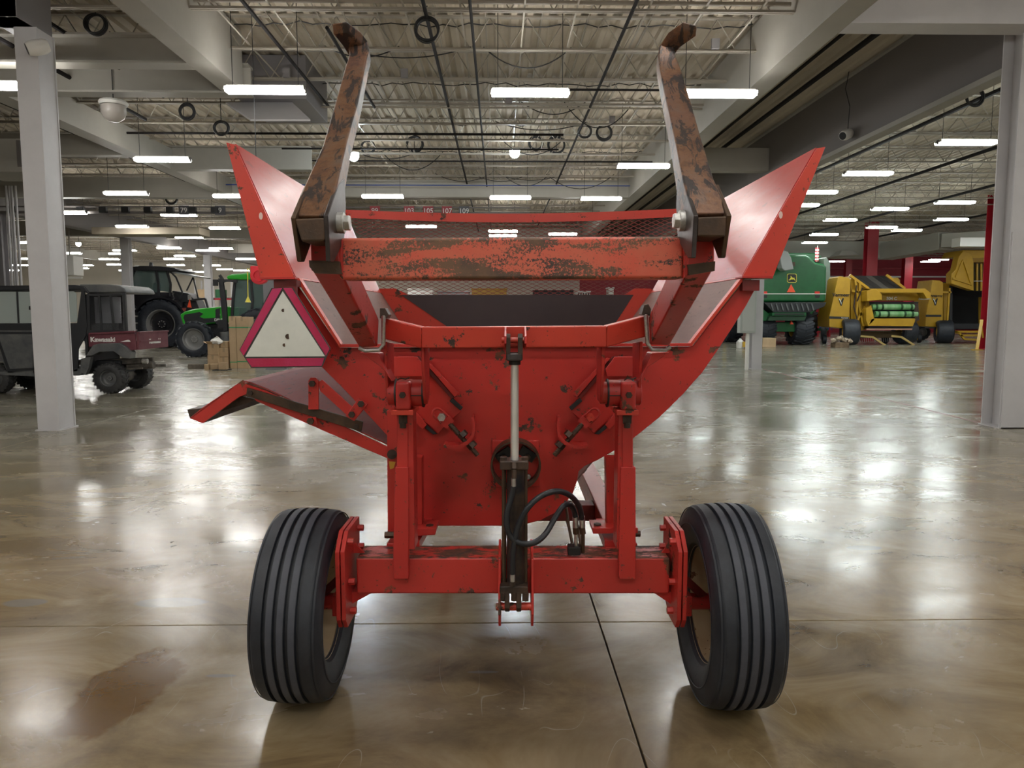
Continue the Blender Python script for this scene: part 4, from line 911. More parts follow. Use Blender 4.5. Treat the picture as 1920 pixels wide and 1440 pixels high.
MUD = grimy('muddy_metal', (.05,.045,.04), (.14,.12,.10), .7, 9)
GREEN1 = plain('bright_green_paint', (.03,.36,.03), .3, coat=.5)
GREEN2 = grimy('dark_green_paint', (.006,.085,.022), (.009,.11,.03), .32, 2)
YEL = grimy('yellow_machine_paint', (.52,.30,.02), (.44,.25,.018), .38, 2)
YELR = plain('yellow_rim_paint', (.60,.36,.03), .45)
CARD = grimy('cardboard', (.56,.40,.24), (.48,.34,.20), .8, 3)
ORSIG = plain('orange_warning_face', (.85,.09,.03), .4)
GREYRIM = plain('grey_rim', (.22,.22,.22), .4, .3)
STRAP = plain('green_strap', (.05,.35,.15), .4)
def bgwheel(t, c, R, wd, ax, rimr, rimmat, lugs=0, old=OLDTYRE, name='wheel', n=40, disc=None, face=None):
    """face: +1/-1 which axis end carries the dished disc"""
    c = Vector(c); ax = Vector(ax).normalized(); h = wd/2
    r = t.part(name, MB().lathe([(rimr,-h*.75),(rimr*1.12,-h*.95),(R*.82,-h),(R*.95,-h*.85),(R,-h*.6),(R*1.005,0),(R,h*.6),(R*.95,h*.85),(R*.82,h),(rimr*1.12,h*.95),(rimr,h*.75)], c, ax, n), old)
    if lugs:
        d, x, y = frame_of(ax); mb = MB()
        for k in range(lugs):
            for s in (-1, 1):
                a = 2*PI*(k+(.5 if s > 0 else 0))/lugs; u = x*math.cos(a)+y*math.sin(a); tt = -x*math.sin(a)+y*math.cos(a)
                p0 = c+u*(R+.0)+d*(s*.02*wd); p1 = c+u*(R*.96)+d*(s*h*.97)+tt*(R*.16); lw = PI*R/lugs*.55
                mb.hexa([p0-tt*lw-u*.03,p0+tt*lw-u*.03,p1+tt*lw-u*.03,p1-tt*lw-u*.03,p0-tt*lw*.8+u*R*.035,p0+tt*lw*.8+u*R*.035,p1+tt*lw*.8+u*R*.035,p1-tt*lw*.8+u*R*.035])
        t.part('tread_lugs', mb, old, r)
    ri = t.part('rim', MB().lathe([(rimr*.96,-h*.78),(rimr*1.02,-h*.8),(rimr*1.02,-h*.7),(rimr*.9,-h*.5),(rimr*.9,h*.5),(rimr*1.02,h*.7),(rimr*1.02,h*.8),(rimr*.96,h*.78),(rimr*.86,h*.45),(rimr*.86,-h*.45)], c, ax, n, True), rimmat, r)
    dm = disc or rimmat
    mb = MB()
    for s in (-1, 1): mb.lathe([(0,s*h*.42),(rimr*.3,s*h*.40),(rimr*.35,s*h*.2),(rimr*.7,s*h*.14),(rimr*.88,s*h*.30)], c, ax, n)
    t.part('disc', mb, dm, r)
    mb = MB(); d, x, y = frame_of(ax)
    for s in (-1, 1):
        for k in range(8): a = PI/4*k; q = c+(x*math.cos(a)+y*math.sin(a))*rimr*.22; mb.cyl(q+d*(s*h*.38), q+d*(s*h*.46), rimr*.035, n=6)
    t.part('lug_nuts', mb, ZINC, r); r.children[-1] if 0 else None
    return r
def cagebar(mb, pts, Y, w=.04):
    q = wl_(pts, Y)
    for a, b in zip(q, q[1:]): mb.bar(a, b, w, w)
    return mb

# --- utility vehicle, left
YM = 14.15; p = W(160, 735, YM); t = Thing('utility_vehicle', 'dusty black-cabbed utility vehicle with a plum cargo bed, behind the left column', 'utility vehicle', (p.x, YM+.65, 0))
DW = 1.25
t.part('cab_roof', slabW([(-150,537),(60,535),(138,534),(158,537),(167,548),(166,552),(150,543),(-150,547)], YM, DW), BLKM, bevel=.02)
t.part('rear_canopy', slabW([(147,533),(205,533),(224,535),(233,541),(237,549),(160,549),(152,540)], YM+.02, DW-.04), PLAST, bevel=.03)
for Yd in (YM, YM+DW-.04):
    near_ = Yd == YM
    t.part('door_frame', slabW([(61,545),(70,545),(70,700),(62,700)], Yd, .04), BLKM)
    d1 = t.part('door', slabW([(-60,607),(62,607),(66,697),(14,700),(3,672),(-12,640),(-60,632)], Yd, .04), PLAST, bevel=.01)
    t.part('door_rail', slabW([(-60,607),(62,607),(62,619),(-60,619)], Yd-.015, .07), BLKM, d1)
    t.part('door_trim', slabW([(-10,622),(66,622),(66,626),(-5,626),(18,692),(68,689),(68,694),(14,697)], Yd-.01, .05), BLKM, d1)
    t.part('door_window', slabW([(-40,547),(59,547),(59,606),(-40,606)], Yd+.015, .008), CGLASS, d1); 
    t.part('window_bar', slabW([(30,547),(33,547),(36,606),(33,606)], Yd, .03), BLKM, d1)
    t.part('window_latch', slabW([(54,574),(57,574),(57,581),(54,581)], Yd-.01, .03), CABLE, d1)
    t.part('rear_door', slabW([(118,606),(144,606),(152,545),(148,540),(158,545),(163,612),(160,630),(146,655),(146,697),(118,698)], Yd, .04), BLKM, bevel=.01)
    t.part('rear_door_window', slabW([(118,547),(138,546),(143,550),(145,600),(142,604),(118,604)], Yd+.015, .008), CGLASS)
    t.part('sill', slabW([(-40,701),(70,706),(150,704),(163,690),(150,690),(130,697),(-40,697)], Yd, .05), PLAST)
t.part('floor_pan', wbox(-60, 692, 150, 704, YM+.05, DW-.1), BLKM)
t.part('dashboard', slabW([(-40,610),(-20,585),(-5,612)], YM+.1, DW-.2), BLKM)
st = t.part('seat', slabW([(60,660),(20,660),(22,645),(45,645),(52,590),(60,590)], YM+.15, DW-.3), BLKM, bevel=.02)
t.part('steering_wheel', MB().ring(W(5,600,YM+.35), (1,0,.5), .17, .02, .02, 20), CABLE)
t.part('cab_back', wbox(158, 552, 163, 690, YM+.04, DW-.08), BLKM); t.part('rear_window', wbox(161, 560, 162, 608, YM+.1, DW-.2), CGLASS)
# cage over the bed: bars and perforated screen
mb = MB()
cagebar(mb, [(166,551),(168,623)], YM+.03, .05); cagebar(mb, [(233,549),(237,622)], YM+.03, .05); cagebar(mb, [(164,553),(234,552)], YM+.03, .04); cagebar(mb, [(168,621),(237,621)], YM+.03, .04)
cg = t.part('cage_frame', mb, BLKM)
for x0, x1 in ((186,191),(207,214)): t.part('cage_bar', cagebar(MB(), [(x0,553),(x1,621)], YM+.02, .035), BLKM, cg)
t.part('cage_rear_post', cagebar(MB(), [(233,549),(237,622)], YM+DW-.05, .05), BLKM, cg)
mb = MB(); a, b = W(168,622,YM+.05), W(234,553,YM+.05)
for k in range(-14, 34):
    for s in (1, -1):
        x0_ = a.x+k*.03; 
        # clip diagonal wires to the frame rectangle
        xs_ = x0_; pts = []
        z0_, z1_ = a.z, b.z; q0, q1 = (xs_, z0_), (xs_+s*(z1_-z0_), z1_)
        tA, tB = 0.0, 1.0; dxx = q1[0]-q0[0]
        for lim, sg_ in ((a.x, 1), (b.x, -1)):
            # inside: sg*(x-lim) >= 0
            f0, f1 = sg_*(q0[0]-lim), sg_*(q1[0]-lim)
            if f0 < 0 and f1 < 0: tA = 2; break
            if f0 < 0: tA = max(tA, f0/(f0-f1))
            if f1 < 0: tB = min(tB, f0/(f0-f1))
        if tA < tB: mb.bar((q0[0]+dxx*tA, YM+.06, z0_+(z1_-z0_)*tA), (q0[0]+dxx*tB, YM+.06, z0_+(z1_-z0_)*tB), .007, .004)
sc_ = t.part('perforated_screen', mb, BLKM, cg, smooth=False, normals=False); tag(sc_, kind='stuff')
t.part('cream_panel', wbox(172, 557, 226, 606, YM+.35, .02), plain('fogged_plastic', (.5,.52,.56), .3))
bed = t.part('cargo_bed', slabW([(168,625),(252,621),(256,656),(246,657),(168,650)], YM-.02, .05), PURP, bevel=.01)
t.part('bed_floor', wbox(168, 640, 256, 648, YM, DW), PURP, bed); t.part('bed_side', wbox(168, 626, 254, 650, YM+DW, .05), PURP, bed); t.part('bed_front', wbox(166, 626, 169, 650, YM, DW), PURP, bed)
t.part('bed_rim', slabW([(166,624),(252,620),(252,624),(166,628)], YM-.05, .09), PURP, bed, bevel=.01)
a = W(256, 656, YM-.02); b = W(255, 622, YM-.02); xr_ = a.x
tg = t.part('tailgate', MB().box((xr_,YM,a.z),(xr_+.04,YM+DW,b.z)), PURP, bevel=.01)
t.part('tailgate_ridge', MB().box((xr_+.04,YM+.05,a.z+.14),(xr_+.055,YM+DW-.05,a.z+.17)).box((xr_+.04,YM,b.z-.03),(xr_+.06,YM+DW,b.z)), PURP, tg)
RZ = Matrix.Rotation(PI/2, 3, 'Z')
text('lettering', 'Kawasaki', .125, W(194,637,YM)+Vector((0,-.024,0)), FACE, WHITE, bed, t.o, bold=.004)
text('lettering', 'Kawasaki', .13, (xr_+.045,YM+.65,(a.z+b.z)/2-.03), RZ@FACE, WHITE, tg, t.o, bold=.004, sx=1.0)
t.part('stripe_decal', slabW([(225,641),(240,637),(243,638),(245,641)], YM-.024, .003), WHITE, bed)
for Yd, s in ((YM-.10, 0), (YM+DW-.05, 1)):
    f = [(160,667),(174,647),(186,644),(224,643),(236,651),(245,661),(243,673),(229,671),(213,659),(186,660),(172,667)]
    t.part('fender', slabW(f, Yd, .22), PLAST, bevel=.015)
    t.part('mud_flap', slabW([(150,697),(152,672),(170,669),(166,690),(160,703)], Yd+.05, .1), PLAST)
ctr = W(207, 706, YM+.1); R_ = ctr.z
bgwheel(t, (ctr.x,YM+.12,.29), .29, .26, (0,1,0), .15, PLAST, 22, n=32); bgwheel(t, (ctr.x,YM+DW-.12,.29), .29, .26, (0,1,0), .15, PLAST, 22, n=32)
bgwheel(t, (ctr.x-2.15,YM+.12,.29), .29, .24, (0,1,0), .15, PLAST, 22, n=32); bgwheel(t, (ctr.x-2.15,YM+DW-.12,.29), .29, .24, (0,1,0), .15, PLAST, 22, n=32)
t.part('rear_axle', MB().cyl((ctr.x,YM+.2,.30),(ctr.x,YM+DW-.2,.30), .045, n=12).cyl((ctr.x,YM+.5,.30),(ctr.x,YM+.8,.30), .12, n=14), MUD)
t.part('frame_rail', MB().bar((ctr.x-2.2,YM+.4,.52),(xr_-.1,YM+.4,.60),.06,.09).bar((ctr.x-2.2,YM+.85,.52),(xr_-.1,YM+.85,.60),.06,.09), MUD)
t.part('leaf_spring', MB().bar((ctr.x-.35,YM+.35,.42),(ctr.x+.5,YM+.35,.46),.05,.03).bar((ctr.x-.35,YM+.9,.42),(ctr.x+.5,YM+.9,.46),.05,.03), MUD)
t.part('muffler', MB().cyl((ctr.x+.15,YM+.5,.50),(ctr.x+.65,YM+.5,.52), .08, n=14), MUD); t.part('engine', MB().box((ctr.x-.45,YM+.3,.35),(ctr.x+.1,YM+.9,.62)), BLKM, bevel=.03)
t.part('tow_hitch', MB().bar((xr_-.1,YM+.6,.50),(xr_+.25,YM+.6,.50),.06,.05), MUD); t.part('tail_lamp', MB().cyl((xr_-.05,YM+.3,.60),(xr_+.05,YM+.3,.60),.05,n=12), ZINC)

# --- black tractor
YT = 33.5; p = W(299, 645, YT); t = Thing('farm_tractor', 'big black tractor with a dark glass cab, behind the utility vehicle', 'tractor', (p.x, YT+1, 0)); k = YT/F
def wc(px, py, Y=YT): return W(px, py, Y)
c = wc(299, 603); bgwheel(t, (c.x,YT+.35,1.08), 1.08, .65, (0,1,0), .64, GREYRIM, 20, TYRE, disc=BLKP); bgwheel(t, (c.x,YT+2.3,1.08), 1.08, .65, (0,1,0), .64, GREYRIM, 20, TYRE, disc=BLKP)
for X_ in (c.x-2.9,): bgwheel(t, (X_,YT+.4,.8), .8, .5, (0,1,0), .45, GREYRIM, 18, TYRE, disc=BLKP); bgwheel(t, (X_,YT+2.2,.8), .8, .5, (0,1,0), .45, GREYRIM, 18, TYRE, disc=BLKP)
for Yd in (YT, YT+1.95):
    arc = [(c.x+1.22*math.cos(a), Yd, 1.12+1.2*math.sin(a)) for a in [math.radians(25+13*i) for i in range(11)]]; arc2 = [(c.x+1.13*math.cos(a), Yd, 1.12+1.11*math.sin(a)) for a in [math.radians(25+13*i) for i in range(11)]]
    t.part('fender', MB().prism(arc+arc2[::-1], (0,.7,0)), BLKP)
t.part('hood', slabW([(170,560),(200,549),(246,547),(248,596),(172,600)], YT+.85, .95), BLKP, bevel=.08, seg=3)
t.part('chassis', MB().box((c.x-3.3,YT+.9,.75),(c.x+.6,YT+1.75,1.35)), BLKM, bevel=.03)
t.part('rear_axle_housing', MB().cyl((c.x,YT+.3,1.08),(c.x,YT+2.35,1.08), .18, n=16), BLKM)
t.part('cab_floor', slabW([(243,560),(258,578),(262,590),(322,590),(330,565),(322,548),(246,548)], YT+.45, 1.75), BLKP, bevel=.02)
t.part('cab_roof', slabW([(240,501),(262,498),(300,499),(326,502),(336,507),(322,509),(250,507)], YT+.3, 2.05), BLKM, bevel=.04)
t.part('roof_visor', slabW([(226,503),(240,500),(246,504),(242,507)], YT+.4, 1.85), WHITE)
t.part('rear_hatch', slabW([(318,507),(370,518),(368,520),(318,510)], YT+.5, 1.6), plain('hatch_rim', (.3,.32,.33), .3))
for Yd in (YT+.45, YT+2.1):
    mb = MB(); cagebar(mb, [(252,506),(243,535),(243,562),(256,578)], Yd, .09); cagebar(mb, [(293,506),(297,530),(298,556)], Yd, .09); cagebar(mb, [(313,507),(320,532),(319,556)], Yd, .08)
    cagebar(mb, [(318,508),(330,520),(342,548),(338,560)], Yd, .06); t.part('cab_pillars', mb, BLKM)
    t.part('side_glass', slabW([(254,508),(292,508),(296,530),(297,553),(258,576),(245,560),(245,535)], Yd+.03, .02), GLASS); t.part('rear_side_glass', slabW([(296,508),(312,508),(318,532),(318,548),(299,545)], Yd+.03, .02), GLASS)
t.part('rear_glass', MB().quad(W(320,510,YT+.6), W(320,510,YT+2.0), W(338,552,YT+2.0), W(338,552,YT+.6)), GLASS)
t.part('seat', slabW([(288,565),(270,565),(270,557),(283,555),(287,530),(293,530)], YT+1.0, .55), BLKM, bevel=.03); t.part('steering_column', MB().bar(wc(256,565,YT+1.3), wc(264,540,YT+1.3), .1, .1).ring(wc(265,538,YT+1.3), (.6,0,1), .2, .03, .03, 16), BLKM)
mi = t.part('mirror', wbox(228, 502, 238, 515, YT-.25, .12), BLKM, bevel=.02); t.part('mirror_arm', MB().bar(wc(238,504,YT-.2), wc(250,505,YT+.4), .04,.04), BLKM, mi)
t.part('beacon', MB().cyl(wc(283,499,YT+.8), wc(283,492,YT+.8), .09, .07, 12), BLKM)
ld = t.part('step_frame', wbox(238, 576, 241, 622, YT+.05, .06).box(tuple(wc(255,622,YT+.05)), tuple(wc(257.5,576,YT+.11))), BLKM)
for y in (580, 593, 606, 619): t.part('step', wbox(239, y-1.6, 257, y+1.2, YT, .35), ZINC, ld)
t.part('rear_linkage', slabW([(322,545),(352,550),(368,565),(378,590),(360,592),(345,580),(330,590)], YT+.9, .9), BLKM, bevel=.03)
hl = MB(); cagebar(hl, [(340,565),(385,560),(392,585)], YT+.8, .08); cagebar(hl, [(345,590),(388,592)], YT+.8, .08); cagebar(hl, [(350,545),(362,520),(372,560)], YT+.9, .05); t.part('hitch_arms', hl, BLKM)
t.part('headboard_lamp', wbox(352, 553, 358, 562, YT+.7, .05), ZINC)
t.part('warning_triangle', slabW([(355.5,560.5),(359,577),(351,576)], YT+.6, .02), ORSIG)
t.part('air_cleaner', MB().coil(wc(235,540,YT+.5), .2, .04, 3, 16), BLKM)

# --- green tractor
YG = 26.4; c = W(364, 642, YG); t = Thing('farm_tractor', 'green compact tractor with front-loader posts, beside the cartons', 'tractor', (c.x+1.2, YG+.8, 0))
def gslab(n_, pts, dy, d, m, **kk): return t.part(n_, slabW(pts, YG+dy, d), m, **kk)
bgwheel(t, (c.x,YG+.1,.63), .63, .38, (0,1,0), .38, GREYRIM, 18, TYRE); bgwheel(t, (c.x,YG+1.6,.63), .63, .38, (0,1,0), .38, GREYRIM, 18, TYRE)
bgwheel(t, (c.x+2.3,YG+.1,.85), .85, .5, (0,1,0), .5, GREYRIM, 18, TYRE); bgwheel(t, (c.x+2.3,YG+1.6,.85), .85, .5, (0,1,0), .5, GREYRIM, 18, TYRE)
hd = gslab('hood', [(337,590),(346,584),(366,579),(412,575),(430,575),(448,576),(448,602),(405,606),(346,613),(342,606)], .45, .8, GREEN1, bevel=.05, seg=3)
gslab('side_grille', [(346,590),(374,585),(381,588),(374,594),(382,597),(404,596),(404,604),(349,609),(344,596)], .43, .84, BLKM, parent=hd)
gslab('engine_shroud', [(404,580),(412,578),(412,607),(404,607)], .42, .86, BLKM, parent=hd)
text('lettering', 'DEUTZ', .13, W(397,600,YG)+Vector((.14,.42,0)), FACE, WHITE, hd, t.o, bold=.003); text('lettering', '5105', .09, W(400,590,YG)+Vector((0,.44,0)), FACE, WHITE, hd, t.o)
gslab('chassis', [(355,612),(450,606),(470,620),(465,632),(380,632),(360,628)], .6, .5, BLKM, bevel=.02)
gslab('front_axle', [(357,636),(371,636),(371,648),(357,648)], .2, 1.3, BLKM)
gslab('cab_roof', [(424,518),(434,514),(468,511),(506,512),(514,518),(514,526),(426,524)], .05, 1.6, GREEN1, bevel=.05)
for dy in (.1, 1.5):
    mb = MB(); cagebar(mb, [(441,524),(437,560),(435,600)], YG+dy, .08); cagebar(mb, [(470,524),(474,560),(470,605)], YG+dy, .07); cagebar(mb, [(505,524),(508,565)], YG+dy, .07); cagebar(mb, [(435,603),(470,605),(478,590),(508,585)], YG+dy, .07); t.part('cab_frame', mb, BLKM)
    t.part('cab_glass', slabW([(442,526),(505,526),(507,565),(500,588),(472,604),(437,600),(438,560)], YG+dy+.02, .015), GLASS)
gslab('cab_lower', [(434,598),(470,603),(480,592),(505,590),(505,618),(440,618)], .3, 1.0, BLKM)
gslab('seat', [(478,585),(495,585),(500,555),(495,555),(490,575),(478,577)], .6, .5, BLKM)
for dy in (-.1, 1.75):
    for pts in ([(409,522),(417,522),(424,570),(426,620),(419,622),(414,570)],): t.part('loader_post', slabW(pts, YG+dy, .12), BLKM, bevel=.01)
mb = MB(); cagebar(mb, [(400,527),(430,526),(445,528)], YG-.05, .09); cagebar(mb, [(412,516),(416,522),(420,530)], YG+.1, .09); t.part('exhaust_stack', mb, BLKM)
t.part('mirror', wbox(399, 524, 408, 536, YG-.2, .05), CABLE); t.part('rear_fender', slabW([(462,603),(470,588),(490,580),(515,585),(525,600),(515,600),(490,590),(475,597)], YG-.1, .5), GREEN1, bevel=.02)
t.part('fuel_tank', MB().cyl(W(421,622,YG-.15), W(423,641,YG-.15), .16, .15, 16), PLAST); t.part('steps', wbox(408, 600, 418, 616, YG-.1, .2), BLKM)

# --- cartons and packing waste
YB_ = 20.85
def carton(x0, y0, x1, y1, Y, d, label, straps=(), flaps=False, mat=CARD, name='carton', cat='box', seam=True, rz=0):
    a, b = W(x0, y1, Y), W(x1, y0, Y); a.x, b.x = W(x0,(y0+y1)/2,Y).x, W(x1,(y0+y1)/2,Y).x; o = Vector(((a.x+b.x)/2, Y+d/2, max(a.z, 0))); t = Thing(name, label, cat, o)
    if abs(a.z) < .12: a.z = .002
    t.part('body', MB().box((a.x,Y,a.z),(b.x,Y+d,b.z)), mat, bevel=.008)
    if seam: t.part('tape', MB().box(((a.x+b.x)/2-.03,Y-.002,b.z-.12),((a.x+b.x)/2+.03,Y,b.z)).box(((a.x+b.x)/2-.03,Y-.002,b.z),((a.x+b.x)/2+.03,Y+d,b.z+.002)), plain('tan_tape', (.40,.30,.18), .3))
    for y in straps: z = W(x0, y, Y).z; t.part('strap', MB().box((a.x-.004,Y-.004,z-.012),(b.x+.004,Y+d+.004,z+.012)), STRAP)
    if flaps:
        t.part('flap', MB().hexa([(a.x,Y,b.z),(b.x,Y,b.z),(b.x+.02,Y-.10,b.z+.07),(a.x-.02,Y-.10,b.z+.07),(a.x,Y+.006,b.z),(b.x,Y+.006,b.z),(b.x+.02,Y-.096,b.z+.076),(a.x-.02,Y-.096,b.z+.076)]), mat)
        t.part('flap', MB().hexa([(a.x,Y,b.z),(a.x,Y+d,b.z),(a.x-.12,Y+d,b.z+.06),(a.x-.12,Y,b.z+.06),(a.x+.006,Y,b.z),(a.x+.006,Y+d,b.z),(a.x-.115,Y+d,b.z+.066),(a.x-.115,Y,b.z+.066)]), mat)
    return t
carton(430,593,443,690,20.7,.5,'left one of the two tall green-strapped cartons',(614,679)); carton(443.6,594,466,690,20.7,.5,'right one of the two tall green-strapped cartons, next to the warning triangle',(614,678))
carton(389,666,409,689,20.6,.35,'lower carton beside the front wheel of the green tractor'); carton(389,645,409,665.5,20.65,.32,'open carton with raised flaps, atop another by the green tractor',(),True)
carton(410,670,428,689,20.7,.3,'bottom carton of the crumpled middle stack'); carton(411,652,428,669.5,20.72,.26,'middle crushed carton of the stack',(),False); carton(413,640,427,651.6,20.74,.24,'topmost flat carton of the stack',(),False)
carton(382.5,683,391,690,20.3,.14,'smallest light carton lying on the floor',(),False,seam=False); carton(394,682.5,408,690,20.3,.16,'low pale carton on the floor in front of the open one',(),False,seam=False); carton(409.5,680,424,687,20.1,.16,'short carton lying on the flat black tray',(),False,seam=False)
p = W(417,690,20.2); t = Thing('flat_tray', 'thin black tray on the floor under a short carton', 'tray', (p.x,20.2,0)); t.part('tray', MB().box((p.x-.2,20.0,.002),(p.x+.2,20.35,.02)), CABLE)
p = W(367,689,20.7); t = Thing('timber_block', 'grey weathered timber block lying left of the cartons', 'timber', (p.x,20.8,0))
t.part('block', MB().box((p.x-.22,20.7,.002),(p.x+.22,20.85,.13)), grimy('old_timber', (.22,.19,.15), (.13,.11,.09), .8, 8), bevel=.01)
p = W(407,640,20.7); t = Thing('packing_paper', 'crumpled white packing paper stuffed into the open carton', 'paper', p)
mb = MB().lathe([(0,-.06),(.12,-.05),(.17,0),(.13,.06),(.05,.11),(0,.12)], p, (0,0,1), 12); rg = random.Random(4)
mb.v = [(x+rg.uniform(-.03,.03), y+rg.uniform(-.03,.03), z+rg.uniform(-.03,.03)) for x, y, z in mb.v]; t.part('crumple', mb, WHITE, smooth=False)

# --- red cord reel hanging near the left wing
p = W(487, 517, 11.5); t = Thing('cord_reel', 'bright red cord reel hanging beside the lower tip of the left wing', 'reel', p); RR = plain('bright_red_plastic', (.75,.012,.03), .35)
t.part('case', MB().cyl(p+Vector((0,-.05,0)), p+Vector((0,.05,0)), .135, n=32), RR, bevel=.012); t.part('hub_ring', MB().ring(p+Vector((0,-.06,0)), (0,1,0), .09, .03, .018, 28), RR)
t.part('bracket', MB().box((p.x-.13,11.46,p.z+.03),(p.x+.05,11.54,p.z+.145)), RR, bevel=.01); t.part('hanger', MB().cyl((p.x,11.5,p.z+.1),(p.x,11.5,ZD), .006, n=5), CABLE)
ck = plain('yellow_cord', (.75,.65,.08), .4); q0, q1 = W(464,505,11.5), W(465,560,11.5)
t.part('pull_cord', MB().cyl(q0, q1, .008, n=6).cyl(q0, p+Vector((0,0,.1)), .008, n=6), ck); t.part('cord_weight', MB().cyl(W(465,567,11.5), W(465,556,11.5), .045, .008, 10), ck)

# --- green combine
YCb = 36.0; t = Thing('combine_harvester', 'green combine harvester seen from behind, right of the red machine', 'combine harvester', (W(1480,640,YCb).x, YCb+2, 0))
def cs_(n_, pts, dy, d, m, parent=None, **kk): return t.part(n_, slabW(pts, YCb+dy, d), m, parent, **kk)
hood_ = cs_('rear_hood', [(1405,566),(1405,500),(1425,482),(1470,478),(1512,478),(1520,482),(1530,492),(1545,495),(1551,500),(1549,566)], 0, 1.6, GREEN2, bevel=.12, seg=3)
cs_('body', [(1400,590),(1400,480),(1440,474),(1530,474),(1541,484),(1541,522),(1538,570),(1515,600),(1420,600)], 1.7, 5.0, GREEN2, bevel=.08)
cs_('grain_tank_edge', [(1470,474),(1530,474),(1540,480),(1540,484),(1470,478)], 2.2, 3.5, GREEN2)
cs_('side_panel', [(1544,484),(1550,482),(1557,492),(1557,520),(1552,526),(1548,562),(1543,560),(1546,520)], .2, 1.2, plain('grey_green_panel', (.16,.20,.16), .4), bevel=.03)
cs_('reflective_stripe', [(1405,550.3),(1549,550.3),(1549,551.6),(1405,551.6)], -.03, .02, WHITE)
for x in (1532.5, 1434): cs_('tail_lamp', [(x-4.5,546.5),(x+4.5,546.5),(x+4.5,550.5),(x-4.5,550.5)], -.04, .04, plain('red_lens', (.7,.03,.02), .3)); cs_('lamp_recess', [(x-4.5,553.5),(x+5,553.5),(x+4,558.5),(x-4,558.5)], -.015, .03, CABLE)
em = cs_('emblem_plate', [(1476,515),(1478,513),(1492,513),(1494,515),(1494,528),(1492,530),(1478,530),(1476,528)], -.03, .03, plain('emblem_yellow', (.75,.68,.10), .4))
cs_('emblem_field', [(1477,516),(1479,514),(1491,514),(1493,516),(1493,527),(1491,529),(1479,529),(1477,527)], -.04, .02, CABLE, em)
deer = [(1478.2,525.2),(1481,523.4),(1482.2,520.6),(1483.4,520.2),(1482.2,517.4),(1483.2,517.2),(1484.6,519.4),(1486.2,520.6),(1488.6,521.2),(1490,520.8),(1489.8,522.6),(1492,526.2),(1490.6,526.0),(1488.2,523.8),(1485.6,524.2),(1483.6,524.0),(1481,525.6)]
cs_('leaping_deer', deer, -.055, .02, plain('emblem_yellow_deer', (.85,.75,.08), .4), em)
cs_('warning_triangle', [(1483.5,533),(1491.5,548),(1475.5,548)], -.05, .03, ORSIG)
cs_('unload_chute', [(1461,472),(1466,467),(1478,472),(1484,483),(1489,505),(1472,508),(1466,503)], -.9, .6, plain('grey_auger', (.30,.31,.30), .4), bevel=.05)
cs_('work_lamp', [(1486,491),(1491,491),(1491,499),(1486,499)], -.3, .15, CAPST)
cs_('chaff_spreader', [(1432,567),(1550,567),(1546,575),(1518,586),(1450,586)], -.1, 1.3, BLKM, bevel=.03)
for i in range(9): x = 1445+i*9.5; cs_('spreader_fin', [(x,570),(x+2,569),(x+6,581),(x+4,583)], -.16, .08, plain('fin_grey', (.12,.13,.13), .4))
cs_('discharge_frame', [(1448,586),(1512,586),(1512,592),(1448,592)], -.2, .5, GREEN2); cs_('discharge_slot', [(1452,587.5),(1508,587.5),(1508,590.5),(1452,590.5)], -.22, .03, CABLE)
cs_('discharge_flap', [(1444,593),(1512,593),(1508,601),(1440,601)], -.1, .3, plain('dark_green_flap', (.01,.05,.02), .5))
cs_('rear_axle', [(1432,604),(1496,604),(1496,622),(1432,622)], .5, .5, GREEN2, bevel=.03); cs_('tow_clevis', [(1484,601),(1488,608),(1482,608)], .2, .1, ORSIG)
cs_('side_chute', [(1404,575),(1432,580),(1448,592),(1440,602),(1404,602)], .2, 1.0, GREEN2, bevel=.05)
c = W(1511, 615, YCb+.3); bgwheel(t, (c.x,YCb+1.1,.80), .80, .95, (1,0,0), .4, YELR, 18, TYRE); c2_ = W(1440, 615, YCb+.3); bgwheel(t, (c2_.x,YCb+1.1,.80), .80, .95, (1,0,0), .4, YELR, 18, TYRE)
c = W(1380, 615, YCb+3.6); bgwheel(t, (c.x,YCb+4.4,1.0), 1.0, .8, (1,0,0), .5, YELR, 20, TYRE); bgwheel(t, (c.x+4.0,YCb+4.4,1.0), 1.0, .8, (1,0,0), .5, YELR, 20, TYRE)
p = W(1532, 478, YCb+.6); fl_ = t.part('flag_pole', MB().cyl(p+Vector((0,0,-.35)), W(1533,460,YCb+.6), .02, n=6), ZINC)
for i in range(9):
    z = p.z-.32+i*.075; t.part('flag_stripe', MB().box((p.x-.10,YCb+.59,z),(p.x+.08,YCb+.60,z+.07)), plain('flag_red', (.45,.03,.04), .6) if i%2 == 0 else WHITE, fl_)

# --- balers
def vlogo(t, cx, cy, Y, s, parent):
    blk = CABLE
    t.part('logo', slabW([(cx-5*s,cy-6*s),(cx-1*s,cy-5*s),(cx+0*s,cy+0*s),(cx+3*s,cy-6*s),(cx+5.5*s,cy-6*s),(cx+1.5*s,cy+8*s),(cx-.5*s,cy+8*s)], Y-.03, .02), blk, parent)
    t.part('logo_swoosh', slabW([(cx-4*s,cy-5*s),(cx-2*s,cy-4.6*s),(cx+.8*s,cy+2*s),(cx+.6*s,cy+6*s),(cx-.6*s,cy+2*s)], Y-.05, .02), WHITE, parent)
YV = 37.0; t = Thing('round_baler', 'nearer yellow round baler with two green net rolls under its hood', 'baler', (W(1640,645,YV).x, YV+1.2, 0))
def vs_(n_, pts, dy, d, m, parent=None, **kk): return t.part(n_, slabW(pts, YV+dy, d), m, parent, **kk)
sp_ = vs_('side_shield', [(1571,520),(1576,518),(1591,521),(1595,524),(1593,600),(1592,617),(1555,613),(1555,592)], 0, 1.4, YEL, bevel=.03)
vs_('black_band', [(1555,593),(1592,594),(1592,598),(1555,597.5)], -.02, .02, BLKM, sp_)
